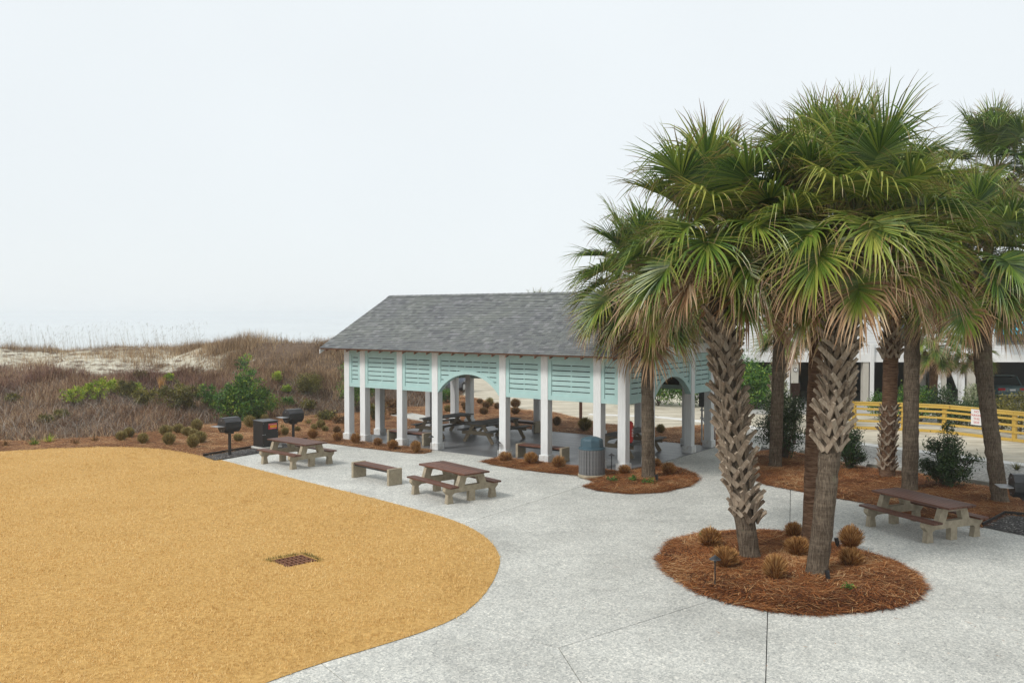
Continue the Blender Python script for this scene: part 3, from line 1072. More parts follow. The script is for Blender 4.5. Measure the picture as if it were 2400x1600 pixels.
# bare grey branches tangled through the lower slope
x, y = dune_pts(6000, -.64, -.07, .0, .46)
V, F, idx = blades(x, y, h(x, y) - .02, RNG.uniform(.35, 1.2, len(x)), .017, RNG.uniform(.8, 1.5, len(x)), RNG.uniform(0, math.tau, len(x)), .6, None, 4)
stuff(link('bare_branches', arr_mesh('bare_branches', V, F, MT['twig_grey'], {'rnd': RNG.random(len(x))[idx]})), 'bare grey branches tangled on the lower dune slope', 'branches')
# sea oats on the crest
x, y = dune_pts(620, -.62, -.345, .88, 1.15)
x2, y2 = dune_pts(260, -.345, -.20, .94, 1.5)
hh = np.concatenate([RNG.uniform(.6, 1.75, len(x)), RNG.uniform(.3, .75, len(x2))])
x, y = np.concatenate([x, x2]), np.concatenate([y, y2])
az = RNG.normal(3.0, .6, len(x))
ln = RNG.uniform(.05, .32, len(x))
V1, F1, i1 = blades(x, y, h(x, y) - .05, hh, .011, ln, az, .8, None, 4)
tx, ty = x + np.cos(az) * hh * np.sin(ln), y + np.sin(az) * hh * np.sin(ln)
tz = h(x, y) - .05 + hh * np.cos(ln)
V2, F2, i2 = needles(tx, ty, tz - .02, RNG.uniform(.14, .3, len(x)), .018, az, RNG.uniform(-.22, -.05, len(x)))
stuff(link('sea_oats', arr_mesh('sea_oats', np.vstack([V1, V2]), np.vstack([F1, F2 + len(V1)]), MT['sea_oats'],
                                {'rnd': np.concatenate([RNG.random(len(x))[i1], RNG.random(len(x))[i2]])})), 'tall thin sea oats standing along the dune crest', 'grass')


# ================================================================== PAVILION
pav = thing('pavilion', 'open picnic pavilion with teal louvred panels, white posts and grey shingle roof', 'pavilion', PV, -TH)
T_ = .28
UF = [0, .89, 2.91, 4.64, 7.71, 9.46, 11.42, 12.30]      # near corners of the front posts
WF = [0, 1.69, 4.75, 6.44]
ZB, ZT = 2.10, 3.52
XL, YB = -12.58, 6.72
cm = MB().box(-T_, 0, 0, T_, .20, ZT + .02, b=.008).mesh('post', MT['white_paint'])
pm = MB().box(-T_ - .045, .045, -.045, T_ + .045, .004, .26, b=.012).mesh('plinth', MT['plinth_paint'])
spots = [(-u, 0) for u in UF] + [(-u, 6.44) for u in UF] + [(x_, w) for x_ in (0, -12.30) for w in WF[1:3]]
for sx_, sy_ in spots:
    p = link('post', cm, pav, (sx_, sy_, 0))
    link('plinth', pm, p)
# head beams (butted at the corners)
for nm, bx_ in (('head_beam', (XL, 0, .0, T_)), ('head_beam', (XL, 0, 6.44, YB)), ('head_beam', (-T_, 0, T_ + .002, 6.438)), ('head_beam', (XL, XL + T_, T_ + .002, 6.438))):
    MB().box(bx_[0] + .006, bx_[1] - .006, bx_[2] + .006, bx_[3] - .006, ZT + .02, 3.88).obj(nm, MT['white_paint'], pav)


def arc_pts(xc, zc_, R, x0, x1, n=20):
    return [(x, zc_ + math.sqrt(max(0, R * R - (x - xc) ** 2))) for x in np.linspace(x0, x1, n)]


def louvre(L, mtx, arch=False):
    """panel between two posts: local x 0..L, outer face at y = 0 looking to -y"""
    root = link('louvre_panel', None, pav)
    root.matrix_local = mtx
    fr = .13 if L > .8 else .12
    x0, x1 = .0, L
    xl, xr, zl, zu = x0 + fr, x1 - fr, ZB + .15, ZT - .13
    rows = 7
    gap = .030
    bh = (zu - zl - gap * (rows - 1)) / rows
    if not arch:
        MB().extrude([(x0, ZB), (x1, ZB), (x1, ZT), (x0, ZT)], [[(xl, zl), (xr, zl), (xr, zu), (xl, zu)]], .02, .23).obj('panel_frame', MT['teal_paint'], root)
        circ = None
    else:
        xc = (x0 + x1) / 2
        hw, rise = (x1 - x0) / 2 - .005, .70
        R = (hw * hw + rise * rise) / (2 * rise)
        zc_ = ZB + rise - R
        Ro = R + .145
        op = arc_pts(xc, zc_, R, x1 - .005, x0 + .005, 26)
        outer = [(x0, ZB), *reversed(op), (x1, ZB), (x1, ZT), (x0, ZT)]
        hole = [*arc_pts(xc, zc_, Ro, xl, xr, 26), (xr, zu), (xl, zu)]
        MB().extrude(outer, [hole], .02, .23).obj('arch_frame', MT['teal_paint'], root)
        circ = (xc, zc_, Ro - .05)
    for r in range(rows):
        z0 = zl + r * (bh + gap)
        z1 = z0 + bh
        if circ is None:
            MB().box(xl - .004, xr + .004, .045, .066, z0, z1).obj('slat', MT['teal_paint'], root)
            continue
        xs_ = np.linspace(xl - .004, xr + .004, 41)
        lo = np.maximum(z0, circ[1] + np.sqrt(np.maximum(0, circ[2] ** 2 - (xs_ - circ[0]) ** 2)))
        m_ = MB()
        for i in range(40):
            a, b_ = lo[i], lo[i + 1]
            if a >= z1 - .004 or b_ >= z1 - .004:
                continue
            vs = [(xs_[i], yy, zz) for yy in (.045, .066) for zz in (a, z1)] + [(xs_[i + 1], yy, zz) for yy in (.045, .066) for zz in (b_, z1)]
            m_.add(vs, [(0, 4, 5, 1), (2, 3, 7, 6), (1, 5, 7, 3), (0, 2, 6, 4)])
        if m_.v:
            m_.obj('slat', MT['teal_paint'], root)
    nb = 6 if arch else (1 if L > 1.0 else 0)
    for k in range(nb):
        xb = xl + (xr - xl) * (k + 1) / (nb + 1)
        zb_ = zl
        if circ:
            zb_ = circ[1] + math.sqrt(circ[2] ** 2 - (xb - circ[0]) ** 2)
        MB().box(xb - .022, xb + .022, .068, .10, zb_, zu).obj('batten', MT['teal_paint'], root)
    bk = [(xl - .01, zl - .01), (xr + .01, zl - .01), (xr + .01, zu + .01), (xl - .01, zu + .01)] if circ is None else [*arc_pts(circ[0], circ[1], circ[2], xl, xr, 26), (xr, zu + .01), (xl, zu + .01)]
    MB().extrude(bk, [], .105, .118).obj('backing', MT['louvre_backing'], root)  # dark sheet added behind the slats, slot shade put into its colour
    return root


def side(us, start, ang):
    """louvres along one wall; us = gaps between posts as (offset, length)"""
    for off, L_ in us:
        d = Vector((math.cos(ang), math.sin(ang), 0))
        louvre(L_, Matrix.Translation(start + d * off) @ Matrix.Rotation(ang, 4, 'Z'), L_ > 2.5)


gF = [(-UF[i + 1] - (-12.30) + 0, UF[i + 1] - UF[i] - T_) for i in range(7)]
side([(o + .001, l - .002) for o, l in gF], Vector((-12.30, 0, 0)), 0)
gE = [(WF[i] + T_ + .001, WF[i + 1] - WF[i] - T_ - .002) for i in range(3)]
side(gE, Vector((0, 0, 0)), math.pi / 2)
gB = [(UF[i] + T_ + .001, UF[i + 1] - UF[i] - T_ - .002) for i in range(7)]
side(gB, Vector((0, YB, 0)), math.pi)
side([(YB - w - l, l) for w, l in gE], Vector((XL, YB, 0)), -math.pi / 2)

# deck
floor = link('deck', MB().box(XL - .06, .06, -.06, YB + .06, -.03, .0).mesh('deck', MT['pit_dark']), pav)
nbd = 49
bwid = (YB + .12) / nbd
dm = MB().box(XL - .06, .06, .005, bwid - .005, -.02, .014).mesh('deck_board', MT['deck_board'])
for k in range(nbd):
    link('deck_board', dm, floor, (0, -.06 + k * bwid, 0))

# roof
RU0, RU1, RW0, RW1, ZE, ZR = .75, -13.38, -.55, 7.27, 3.60, 5.70
roof = link('roof', None, pav)
WM = (RW0 + RW1) / 2
run, rise = WM - RW0, ZR - ZE
SLP = math.atan2(rise, run)
slen = math.hypot(run, rise)
for sgn in (1, -1):
    y0, y1 = (RW0, WM) if sgn == 1 else (RW1, WM)
    t_ = .05
    m_ = MB()
    nrm = Vector((0, -sgn * math.sin(SLP), math.cos(SLP)))
    vs = []
    for xx in (RU1, RU0):
        for (yy, zz) in ((y0, ZE), (y1, ZR)):
            p = Vector((xx, yy, zz))
            vs += [p - nrm * t_, p - nrm * .006]
    m_.add(vs, [(1, 5, 7, 3), (0, 2, 6, 4), (0, 4, 5, 1), (2, 3, 7, 6), (0, 1, 3, 2), (4, 6, 7, 5)])
    m_.obj('roof_deck', MT['rafter_wood'], roof)
expo = .132
ncourse = int(slen / expo) + 1


def shingle_verts(w, ln=.19, th=.019):
    return [(0, 0, 0), (w, 0, 0), (w, 0, th), (0, 0, th), (0, ln, 0), (w, ln, 0), (w, ln, .002), (0, ln, .002)]


SF = [(0, 1, 2, 3), (3, 2, 6, 7), (0, 3, 7, 4), (1, 5, 6, 2)]
ind_meshes = []
WSH = (.15, .18, .21, .24)
for w_ in WSH:
    for s_ in (.1, .3, .45, .6, .8, 1.0):
        mm = MB().add(shingle_verts(w_ - .006), SF).mesh('shingle', MT['shingle'])
        set_attr(mm, 'shade', s_)
        ind_meshes.append((w_, s_, mm))
for sgn in (1, -1):
    RM = Matrix.Translation((0, RW0 if sgn == 1 else RW1, ZE)) @ (Matrix.Rotation(SLP, 4, 'X') if sgn == 1 else Matrix.Rotation(math.pi, 4, 'Z') @ Matrix.Rotation(SLP, 4, 'X'))
    xa, xb_ = (RU1, RU0) if sgn == 1 else (-RU0, -RU1)
    mv, mf, msh = [], [], []
    nind = 0
    for r in range(ncourse):
        x = xa - random.uniform(0, .25)
        while x < xb_ - .05:
            w_ = random.choice(WSH)
            xx0, xx1 = max(x, xa), min(x + w_, xb_)
            yy = r * expo + random.choice((0, 0, .0, -.004, .004))
            if yy + .19 > slen:
                yy = slen - .19
            sh = random.choice((.1, .3, .4, .45, .5, .55, .6, .7, .9))
            zz = .004 + random.uniform(0, .004)
            whole = (xx0 == x and xx1 == x + w_)
            if sgn == 1 and r < 8 and whole and nind < 296 and -11.9 < x < -.6:
                mm = min((q for q in ind_meshes if q[0] == w_), key=lambda q: abs(q[1] - sh))[2]
                o = link('shingle', mm, roof)
                o.matrix_local = RM @ Matrix.Translation((xx0, yy, zz)) @ Matrix.Rotation(-.05, 4, 'X')
                nind += 1
            elif xx1 - xx0 > .02:
                k = len(mv)
                M4 = RM @ Matrix.Translation((xx0, yy, zz)) @ Matrix.Rotation(-.05, 4, 'X')
                mv += [M4 @ Vector(p) for p in shingle_verts(xx1 - xx0 - .006)]
                mf += [tuple(i + k for i in f) for f in SF]
                msh += [sh] * 8
            x += w_
    mm = bpy.data.meshes.new('shingles')
    mm.from_pydata(mv, [], mf)
    mm.materials.append(MT['shingle'])
    a = mm.attributes.new('shade', 'FLOAT', 'POINT')
    a.data.foreach_set('value', np.array(msh, dtype=np.float32))
    o = link('shingles', mm, roof)
    o['kind'] = 'stuff'
# ridge caps
x = RU1
cap = MB()
for s_ in (-1, 1):
    cap.add([(0, 0, .025), (.30, 0, .035), (.30, s_ * .15, -.045), (0, s_ * .15, -.055)], [(0, 1, 2, 3) if s_ < 0 else (3, 2, 1, 0)])
capm = [set_attr(MB().add(cap.v, cap.f).mesh('ridge_cap', MT['shingle']), 'shade', s) for s in (.25, .5, .75)]
while x < RU0 - .1:
    link('ridge_cap', random.choice(capm), roof, (x, WM, ZR + .012))
    x += .27
# rafter tails, fascia on the rakes, gable boards
rt = MB()
rt.add([(-.02, 0, 0), (.02, 0, 0), (.02, .55, .28), (-.02, .55, .28), (-.02, .0, -.07), (.02, .0, -.07), (.02, .55, .12), (-.02, .55, .12)],
       [(0, 3, 2, 1), (4, 5, 6, 7), (0, 1, 5, 4), (0, 4, 7, 3), (1, 2, 6, 5)])
rtm = rt.mesh('rafter_tail', MT['rafter_wood'])
for k in range(24):
    xx = RU1 + .30 + k * (RU0 - RU1 - .6) / 23
    link('rafter_tail', rtm, roof, (xx, RW0 + .04, ZE - .055))
    link('rafter_tail', rtm, roof, (xx, RW1 - .04, ZE - .055), (0, 0, math.pi))
for xg in (RU0 - .028, RU1 + .002):
    for sgn in (1, -1):
        y0 = RW0 if sgn == 1 else RW1
        MB().extrude([(y0, ZE - .22), (y0, ZE - .06), (WM, ZR - .06), (WM, ZR - .22)], [], xg, xg + .026, Matrix(((0, 1, 0, 0), (1, 0, 0, 0), (0, 0, 1, 0), (0, 0, 0, 1)))).obj('rake_board', MT['white_paint'], roof)
for xg in (-.16, XL + .10):
    g = link('gable', None, pav)
    zz = 3.885
    while zz < ZR - .35:
        half = (ZR - .09 - zz - .16) / math.tan(SLP)
        half0 = (ZR - .09 - zz) / math.tan(SLP)
        if half < .1:
            break
        MB().extrude([(WM - half0 + .02, zz), (WM + half0 - .02, zz), (WM + half, zz + .155), (WM - half, zz + .155)], [], xg, xg + .03,
                     Matrix(((0, 1, 0, 0), (1, 0, 0, 0), (0, 0, 1, 0), (0, 0, 0, 1)))).obj('gable_board', MT['teal_paint'], g)
        zz += .16


# ================================================================== FURNITURE
def pts_local(o, p):
    return o.matrix_world @ Vector(p)


# concrete and wood picnic table
end_out = [(-.095, 0), (.095, 0), (.095, .27), (.56, .27), (.64, .22), (.60, .0), (.80, .0), (.77, .24), (.86, .33), (.86, .42), (.47, .42), (.37, .70), (-.37, .70), (-.47, .42),
           (-.86, .42), (-.86, .33), (-.77, .24), (-.80, .0), (-.60, .0), (-.64, .22), (-.56, .27), (-.095, .27)]
end_hole = [(-.25, .43), (.25, .43), (.18, .63), (-.18, .63)]
FM = {}
FM['tframe'] = MB().extrude(end_out, [end_hole], -.065, .065, Matrix.Rotation(math.pi / 2, 4, 'Z')).mesh('end_frame', MT['concrete_tan'])
FM['tplank'] = MB().box(-1.08, 1.08, -.063, .063, 0, .045, b=.006).mesh('plank', MT['red_wood'])
FM['splank'] = MB().box(-1.06, 1.06, -.063, .063, 0, .045, b=.006).mesh('plank', MT['red_wood'])
FM['clip'] = MB().box(-.02, .02, -.38, .38, 0, .02).mesh('bracket', MT['black_steel'])


def concrete_table(c, ang, label):
    t = thing('picnic_table', label, 'picnic table', (c[0], c[1], 0), ang, 'concrete and wood picnic tables')
    for s in (-1, 1):
        link('end_frame', FM['tframe'], t, (s * .80, 0, 0))
        link('bracket', FM['clip'], t, (s * .80, 0, .702))
    top = link('table_top', None, t)
    for k in range(6):
        link('plank', FM['tplank'], top, (0, (k - 2.5) * .140, .724))
    for s in (-1, 1):
        st = link('seat', None, t)
        for k in range(2):
            link('plank', FM['splank'], st, (0, s * .69 + (k - .5) * .139, .422))
    return t


def place_by_edge(a, b_, cen):
    d = Vector(b_) - Vector(a)
    return cen, math.atan2(d.y, d.x)


# middle table: front edge of the top runs (981,1087)-(1089,1112.6)
def table_from_px(tl, tr, tfr, z=.76):
    A, B, C = Vector(gp(*tl, z)), Vector(gp(*tr, z)), Vector(gp(*tfr, z))
    d = (B - A)
    cen = (A + C) / 2
    return cen, math.atan2(d.y, d.x)


c_, a_ = table_from_px((981, 1087), (1089, 1112.6), (1148, 1103))
concrete_table(c_, a_, 'concrete and red wood picnic table nearest the lawn in front of the arch')
c_, a_ = table_from_px((628, 1027.5), (722, 1042.5), (765, 1037))
concrete_table(c_, a_, 'concrete and red wood picnic table in front of the black coal bin')
c_, a_ = table_from_px((2042, 1148), (2235, 1193.5), (2290, 1184))
concrete_table(c_, a_, 'concrete and red wood picnic table under the right-hand palms')

# concrete-end bench
FM['bend'] = MB().box(-.05, .05, -.24, .24, 0, .47, b=.012).mesh('bench_end', MT['concrete_tan'])
FM['bplank'] = MB().box(-.845, .845, -.051, .051, 0, .045, b=.006).mesh('plank', MT['red_wood'])
FM['brail'] = MB().box(-.845, .845, -.03, .03, 0, .05).mesh('rail', MT['black_steel'])


def concrete_bench(c, ang, label, z=0.0):
    t = thing('bench', label, 'bench', (c[0], c[1], z), ang, 'concrete ended benches')
    for s in (-1, 1):
        link('bench_end', FM['bend'], t, (s * .90, 0, 0))
    for s in (-1, 1):
        link('rail', FM['brail'], t, (0, s * .15, .36))
    for k in range(4):
        link('plank', FM['bplank'], t, (0, (k - 1.5) * .108, .412))
    return t


A, B = Vector(gp(838, 1124)), Vector(gp(911, 1141))
d = (B - A).normalized()
mid = Vector(gp(882, 1126))
concrete_bench(mid, math.atan2(d.y, d.x), 'low concrete and wood bench between the two plaza picnic tables')
concrete_bench(bw(9.68, .62), -TH, 'bench with concrete ends behind the third pavilion post', .015)
concrete_bench(bw(3.50, .55), -TH, 'bench with concrete ends inside the pavilion behind the litter bin', .015)
concrete_bench(bw(8.4, 6.05), -TH, 'bench with concrete ends at the rear edge of the pavilion floor', .015)

# timber A-frame tables in the pavilion (long axis x)
LT = 2.6
FM['aplank'] = MB().box(-LT / 2, LT / 2, -.068, .068, 0, .04, b=.005).mesh('plank', MT['grey_wood'])
FM['aleg'] = MB().bar((0, -.70, 0), (0, -.22, .70), .045, .14, (0, .8, .55)).mesh('leg', MT['tan_wood'])
FM['across'] = MB().bar((0, -.76, .385), (0, .76, .385), .045, .14, (0, 0, 1)).mesh('cross_bar', MT['tan_wood'])
FM['acleat'] = MB().bar((0, -.36, .68), (0, .36, .68), .045, .08, (0, 0, 1)).mesh('cleat', MT['tan_wood'])
FM['abrace'] = MB().bar((0, 0, .40), (.52, 0, .70), .045, .09, (0, 1, 0)).mesh('brace', MT['tan_wood'])


def timber_table(u, w, label):
    bx_, by_ = bw(u, w)
    t = thing('picnic_table', label, 'picnic table', (bx_, by_, .015), math.pi / 2 - TH, 'grey timber picnic tables in the pavilion')
    for s in (-1, 1):
        for q in (0, math.pi):
            link('leg', FM['aleg'], t, (s * 1.02, 0, 0), (0, 0, q))
        link('cross_bar', FM['across'], t, (s * 1.068, 0, 0))
        link('cleat', FM['acleat'], t, (s * 1.068, 0, .01))
        link('brace', FM['abrace'], t, (-s * 1.0 if s > 0 else 1.0, 0, 0), (0, 0, 0 if s > 0 else math.pi))
    top = link('table_top', None, t)
    for k in range(5):
        link('plank', FM['aplank'], top, (0, (k - 2) * .146, .735))
    for s in (-1, 1):
        st = link('seat', None, t)
        for k in range(2):
            link('plank', FM['aplank'], st, (0, s * .68 + (k - .5) * .146, .462))
    return t


timber_table(7.62, 3.27, 'grey timber picnic table in the middle behind the front arch')
timber_table(10.12, 3.35, 'grey timber picnic table at the dune end of the pavilion')
timber_table(1.78, 3.47, 'grey timber picnic table at the palm end of the pavilion')


# pedestal grill
def octa(n, r, rz):
    return [(r * math.cos(math.pi / 8 + k * math.pi / 4), rz * math.sin(math.pi / 8 + k * math.pi / 4)) for k in range(n)]


def grill(p, ang, label, worn=False):
    t = thing('grill', label, 'grill', p, ang, 'black pedestal barrel grills')
    mt = MT['black_steel']
    MB().tube([(0, 0, -.05), (0, 0, .74)], .052, 12).obj('pedestal', mt, t)
    MB().box(-.11, .11, -.10, .10, .735, .80).obj('collar', mt, t)
    o = octa(8, .27, .265)
    low = [q for q in o if q[1] < .12] 
    MB().extrude([(.262, .0), (.25, .11), (-.25, .11), (-.262, .0), (-.25, -.102), (-.103, -.245), (.103, -.245), (.25, -.102)], [], -.31, .31,
                 Matrix.Translation((0, 0, 1.045)) @ Matrix.Rotation(math.pi / 2, 4, 'Z')).obj('fire_box', mt, t)
    MB().extrude([(.258, .113), (.103, .262), (-.103, .262), (-.258, .113)], [], -.315, .315,
                 Matrix.Translation((0, 0, 1.045)) @ Matrix.Rotation(math.pi / 2, 4, 'Z')).obj('lid', MT['black_steel_worn'], t)
    MB().box(-.60, -.318, -.22, .22, 1.015, 1.03).obj('side_shelf', MT['galvanised'], t)
    hb = MB()
    hb.tube([(-.13, -.262, 1.20), (-.13, -.31, 1.20), (.13, -.31, 1.20), (.13, -.262, 1.20)], .010, 6)
    hb.obj('lid_handle', MT['black_steel_worn'], t)
    for zz in (1.22, .87):
        MB().lathe([(.016, 0), (.016, .008)], 8).obj('bolt', MT['galvanised'], t, loc=(-.316, 0, zz), rot=(0, -math.pi / 2, 0))
    return t


g1 = Vector((*gp(538.5, 1067), .03))
grill(g1, rad(50), 'black barrel grill on a post at the lawn edge, nearer of two')
g2 = Vector((*gp(687.5, 1040.5), .03))
grill(g2, rad(46), 'black barrel grill on a post behind the coal bin and table')
p3 = at(2407, 1142, 19.66)
grill(Vector((p3.x, 19.66, .02)), rad(-14), 'black barrel grill cut off by the right picture edge')

# coal bin
pc = Vector(gp(623, 1050))
cb = thing('coal_bin', 'black steel hot coal bin with red and yellow warning plate', 'bin', (pc.x, pc.y, .03), rad(49))
MB().box(-.42, .42, -.42, .42, .0, .06, b=.01).obj('concrete_pad', MT['concrete_plain'], cb)
MB().box(-.33, .33, -.31, .31, .062, .98, b=.01).obj('body', MT['black_steel'], cb)
MB().add([(-.345, -.325, .982), (.345, -.325, .982), (.345, .325, .982), (-.345, .325, .982), (-.345, -.325, .996), (.345, -.325, .996), (.345, .325, 1.02), (-.345, .325, 1.02)],
         [(0, 3, 2, 1), (4, 5, 6, 7), (0, 1, 5, 4), (1, 2, 6, 5), (2, 3, 7, 6), (3, 0, 4, 7)]).obj('lid', MT['black_steel_worn'], cb)
MB().box(-.30, .30, -.325, -.312, .10, .46).obj('ash_door', MT['black_steel'], cb)
MB().tube([(-.05, -.33, .475), (-.05, -.37, .475), (.05, -.37, .475), (.05, -.33, .475)], .012, 6).obj('handle', MT['galvanised'], cb, loc=(-.30, .0, .05))
pl = MB().box(-.09, .27, -.318, -.312, .70, .905).obj('warning_plate', MT['sign_red'], cb)
MB().box(-.02, .255, -.3205, -.3185, .765, .835).obj('yellow_band', MT['sign_yellow'], pl)
text('lettering', 'HOT COALS ONLY', .040, MT['sign_white'], pl, (.09, -.320, .870), (math.pi / 2, 0, 0), .001)
text('lettering', 'DANGER', .060, MT['sign_red'], pl, (.118, -.322, .800), (math.pi / 2, 0, 0), .001)
text('lettering', 'ASHES AND COALS', .026, MT['sign_white'], pl, (.10, -.320, .728), (math.pi / 2, 0, 0), .001)
for px_, pz in ((-.30, .93), (.30, .93), (.30, .60), (-.30, .15)):
    MB().lathe([(.012, 0), (.012, .006)], 8).obj('bolt', MT['galvanised'], cb, loc=(px_, -.3115, pz), rot=(math.pi / 2, 0, 0))

# litter bin
pb_ = Vector(gp(1387, 1118))
lb_ = thing('litter_bin', 'round grey slatted litter bin with blue-grey domed lid', 'bin', (pb_.x, pb_.y, 0))
MB().lathe([(.405, .02), (.415, .05), (.415, .10), (.40, .115)], 32).obj('base', MT['concrete_tan'], lb_, smooth=False)
MB().lathe([(.36, .11), (.36, .84)], 28).obj('liner', MT['pit_dark'], lb_)
sl = MB().box(-.018, .0, -.039, .039, .112, .855, b=.004).mesh('slat', MT['bin_slat'])
for k in range(26):
    a = math.tau * k / 26
    link('slat', sl, lb_, (.392 * math.cos(a), .392 * math.sin(a), 0), (0, 0, a))
for zz in (.20, .78):
    MB().lathe([(.374, zz), (.374, zz + .03)], 28).obj('hoop', MT['black_steel'], lb_)
lid = link('lid', MB().lathe([(.395, .856), (.402, .87), (.395, .905), (.335, .915)], 32).mesh('lid', MT['bin_blue'], False), lb_)
m_ = MB()
o8 = [(math.cos(math.pi / 8 + k * math.pi / 4), math.sin(math.pi / 8 + k * math.pi / 4)) for k in range(8)]
rings = [(.345, .912), (.33, 1.13), (.315, 1.165), (.20, 1.215), (.10, 1.235)]
for r, z in rings:
    m_.v += [(r * c0, r * s0, z) for c0, s0 in o8]
for i in range(len(rings) - 1):
    for k in range(8):
        m_.f.append((i * 8 + k, i * 8 + (k + 1) % 8, i * 8 + 8 + (k + 1) % 8, i * 8 + 8 + k))
m_.f.append(tuple(range(32, 40)))
m_.obj('dome', MT['bin_blue'], lid, rot=(0, 0, rad(14)))
for q in range(4):
    MB().box(-.115, .115, -.013, .0, .94, 1.11, b=.004).obj('flap', MT['bin_blue'], lid, loc=tuple(Matrix.Rotation(rad(14) + q * math.pi / 2, 3, 'Z') @ Vector((0, -.318, 0))), rot=(-.06, 0, rad(14) + q * math.pi / 2))


# path lights and spot lights
def path_light(p, label):
    t = thing('path_light', label, 'garden light', p, 0, 'small black path lights')
    MB().tube([(0, 0, -.05), (0, 0, .47)], .013, 8).obj('stem', MT['black_steel'], t)
    MB().lathe([(.022, .44), (.022, .50)], 10).obj('socket', MT['black_steel'], t)
    MB().lathe([(.105, .495), (.10, .505), (.028, .555), (.012, .57)], 16).obj('cap', MT['black_steel_worn'], t)


path_light(Vector((*gp(1675.5, 1383), .06)), 'black mushroom path light at the front of the palm island')
path_light(Vector((*gp(1010.5, 1058), .03)), 'black path light beside the left post of the front arch')
path_light(Vector((*gp(1167.5, 1073.5), .03)), 'black path light beside the right post of the front arch')
path_light(Vector((*gp(1433, 1106.5), .03)), 'black path light between the litter bin and the corner post')


def spot_light(p, rz, label):
    t = thing('spot_light', label, 'garden light', p, rz, 'black palm uplights')
    MB().tube([(0, 0, -.05), (0, 0, .10)], .012, 6).obj('stake', MT['black_steel'], t)
    MB().tube([(0, 0, .08), (.03, 0, .23)], [.040, .046], 10).obj('lamp_head', MT['black_steel'], t)


spot_light(Vector((*gp(1941, 1374), .06)), 2.2, 'black uplight at the foot of the front island palm')
spot_light(Vector((*gp(1963, 1295), .08)), 2.8, 'black uplight beside the right-hand island grass clumps')
spot_light(Vector((*gp(1540, 1134), .05)), 2.6, 'black uplight at the foot of the pavilion corner palm')

# drain grate
dg = thing('drain_grate', 'rusty square iron drain grate sunk in the lawn', 'drain', (GRC[0], GRC[1], 0), g_ang)
MB().box(-GRS, GRS, -GRS, GRS, -.058, -.052).obj('pit', MT['pit_dark'], dg)
zf = .012
for k in range(8):
    x_ = -GRS + .012 + k * (2 * GRS - .024) / 7
    MB().box(x_ - .012, x_ + .012, -GRS, GRS, -.046, zf).obj('bar', MT['rust_iron'], dg)
for k in range(5):
    y_ = -GRS + .012 + k * (2 * GRS - .024) / 4
    MB().box(-GRS, GRS, y_ - .014, y_ + .014, -.044, zf - .003).obj('cross_bar', MT['rust_iron'], dg)

# fire extinguisher housing on the corner post
fe = thing('extinguisher_case', 'red rounded extinguisher case fixed behind the pavilion corner post', 'extinguisher', (*bw(.13, .30), 0), -TH)
MB().box(-.13, .17, .0, .17, .88, 1.56, b=.05).obj('case', MT['red_enamel'], fe)
text('lettering', 'FIRE', .14, MT['sign_white'], fe, (.174, .085, 1.20), (math.pi / 2, -math.pi / 2, math.pi / 2), .001)

# electrical rack behind the pavilion
er = thing('electrical_panel', 'dark electrical cabinet on a strut rack behind the pavilion', 'cabinet', (*bw(.35, 7.35), 0), -TH)
for s in (-.42, .42):
    MB().box(s - .03, s + .03, -.02, .02, 0, 2.3).obj('rack_post', MT['galvanised'], er)
for z in (.95, 1.25):
    MB().box(-.48, .48, -.042, -.022, z, z + .05).obj('strut', MT['galvanised'], er)
MB().box(-.45, .40, -.24, -.044, 1.42, 2.25, b=.01).obj('cabinet', MT['panel_grey'], er)
for k in range(6):
    xx = -.36 + k * .13
    MB().tube([(xx, -.12, 1.42), (xx + .02, -.12, 1.0), (xx * .5, -.08, .55), (xx * .5, -.06, 0)], .022, 8).obj('conduit', MT['galvanised'], er)

# brown posts and sign
bp = gp(1361, 984)
tag(MB().box(-.07, .07, -.07, .07, 0, 2.3, b=.01).obj('timber_post', MT['post_brown'], None, loc=(bp[0], bp[1], -.02)), 'slim brown timber post on the sand behind the pavilion', 'post')
sp = at(1864, 931, 33.5)
sg = thing('sign_board', 'dark brown sign board on a post above the shrub', 'sign', (sp.x, 33.5, 0), .1)
MB().box(-.05, .05, .02, .10, 0, 2.1).obj('sign_post', MT['sign_brown'], sg)
MB().box(-.18, .18, -.02, .018, 1.78, 2.32, b=.006).obj('board', MT['sign_brown'], sg)

# wheel stops
ws = MB()
ws.add([(-.9, -.075, 0), (.9, -.075, 0), (.9, .075, 0), (-.9, .075, 0), (-.88, -.05, .12), (.88, -.05, .12), (.88, .05, .12), (-.88, .05, .12)],
       [(0, 3, 2, 1), (4, 5, 6, 7), (0, 1, 5, 4), (1, 2, 6, 5), (2, 3, 7, 6), (3, 0, 4, 7)])
wsm = ws.mesh('wheel_stop', MT['concrete_curb'])
for a, b_, lb in (((1862, 1057), (1975, 1082), 'concrete wheel stop behind the island palms'), ((2036, 1094), (2160, 1110), 'concrete wheel stop behind the two middle palms'),
                  ((2276, 1131), (2390, 1149), 'concrete wheel stop behind the leaning palm')):
    A, B = Vector(gp(*a)), Vector(gp(*b_))
    d = B - A
    o = link('wheel_stop', wsm, None, ((A + d / 2).x, (A + d / 2).y, -.012), (0, 0, math.atan2(d.y, d.x)))
    tag(o, lb, 'wheel stop', 'concrete wheel stops')

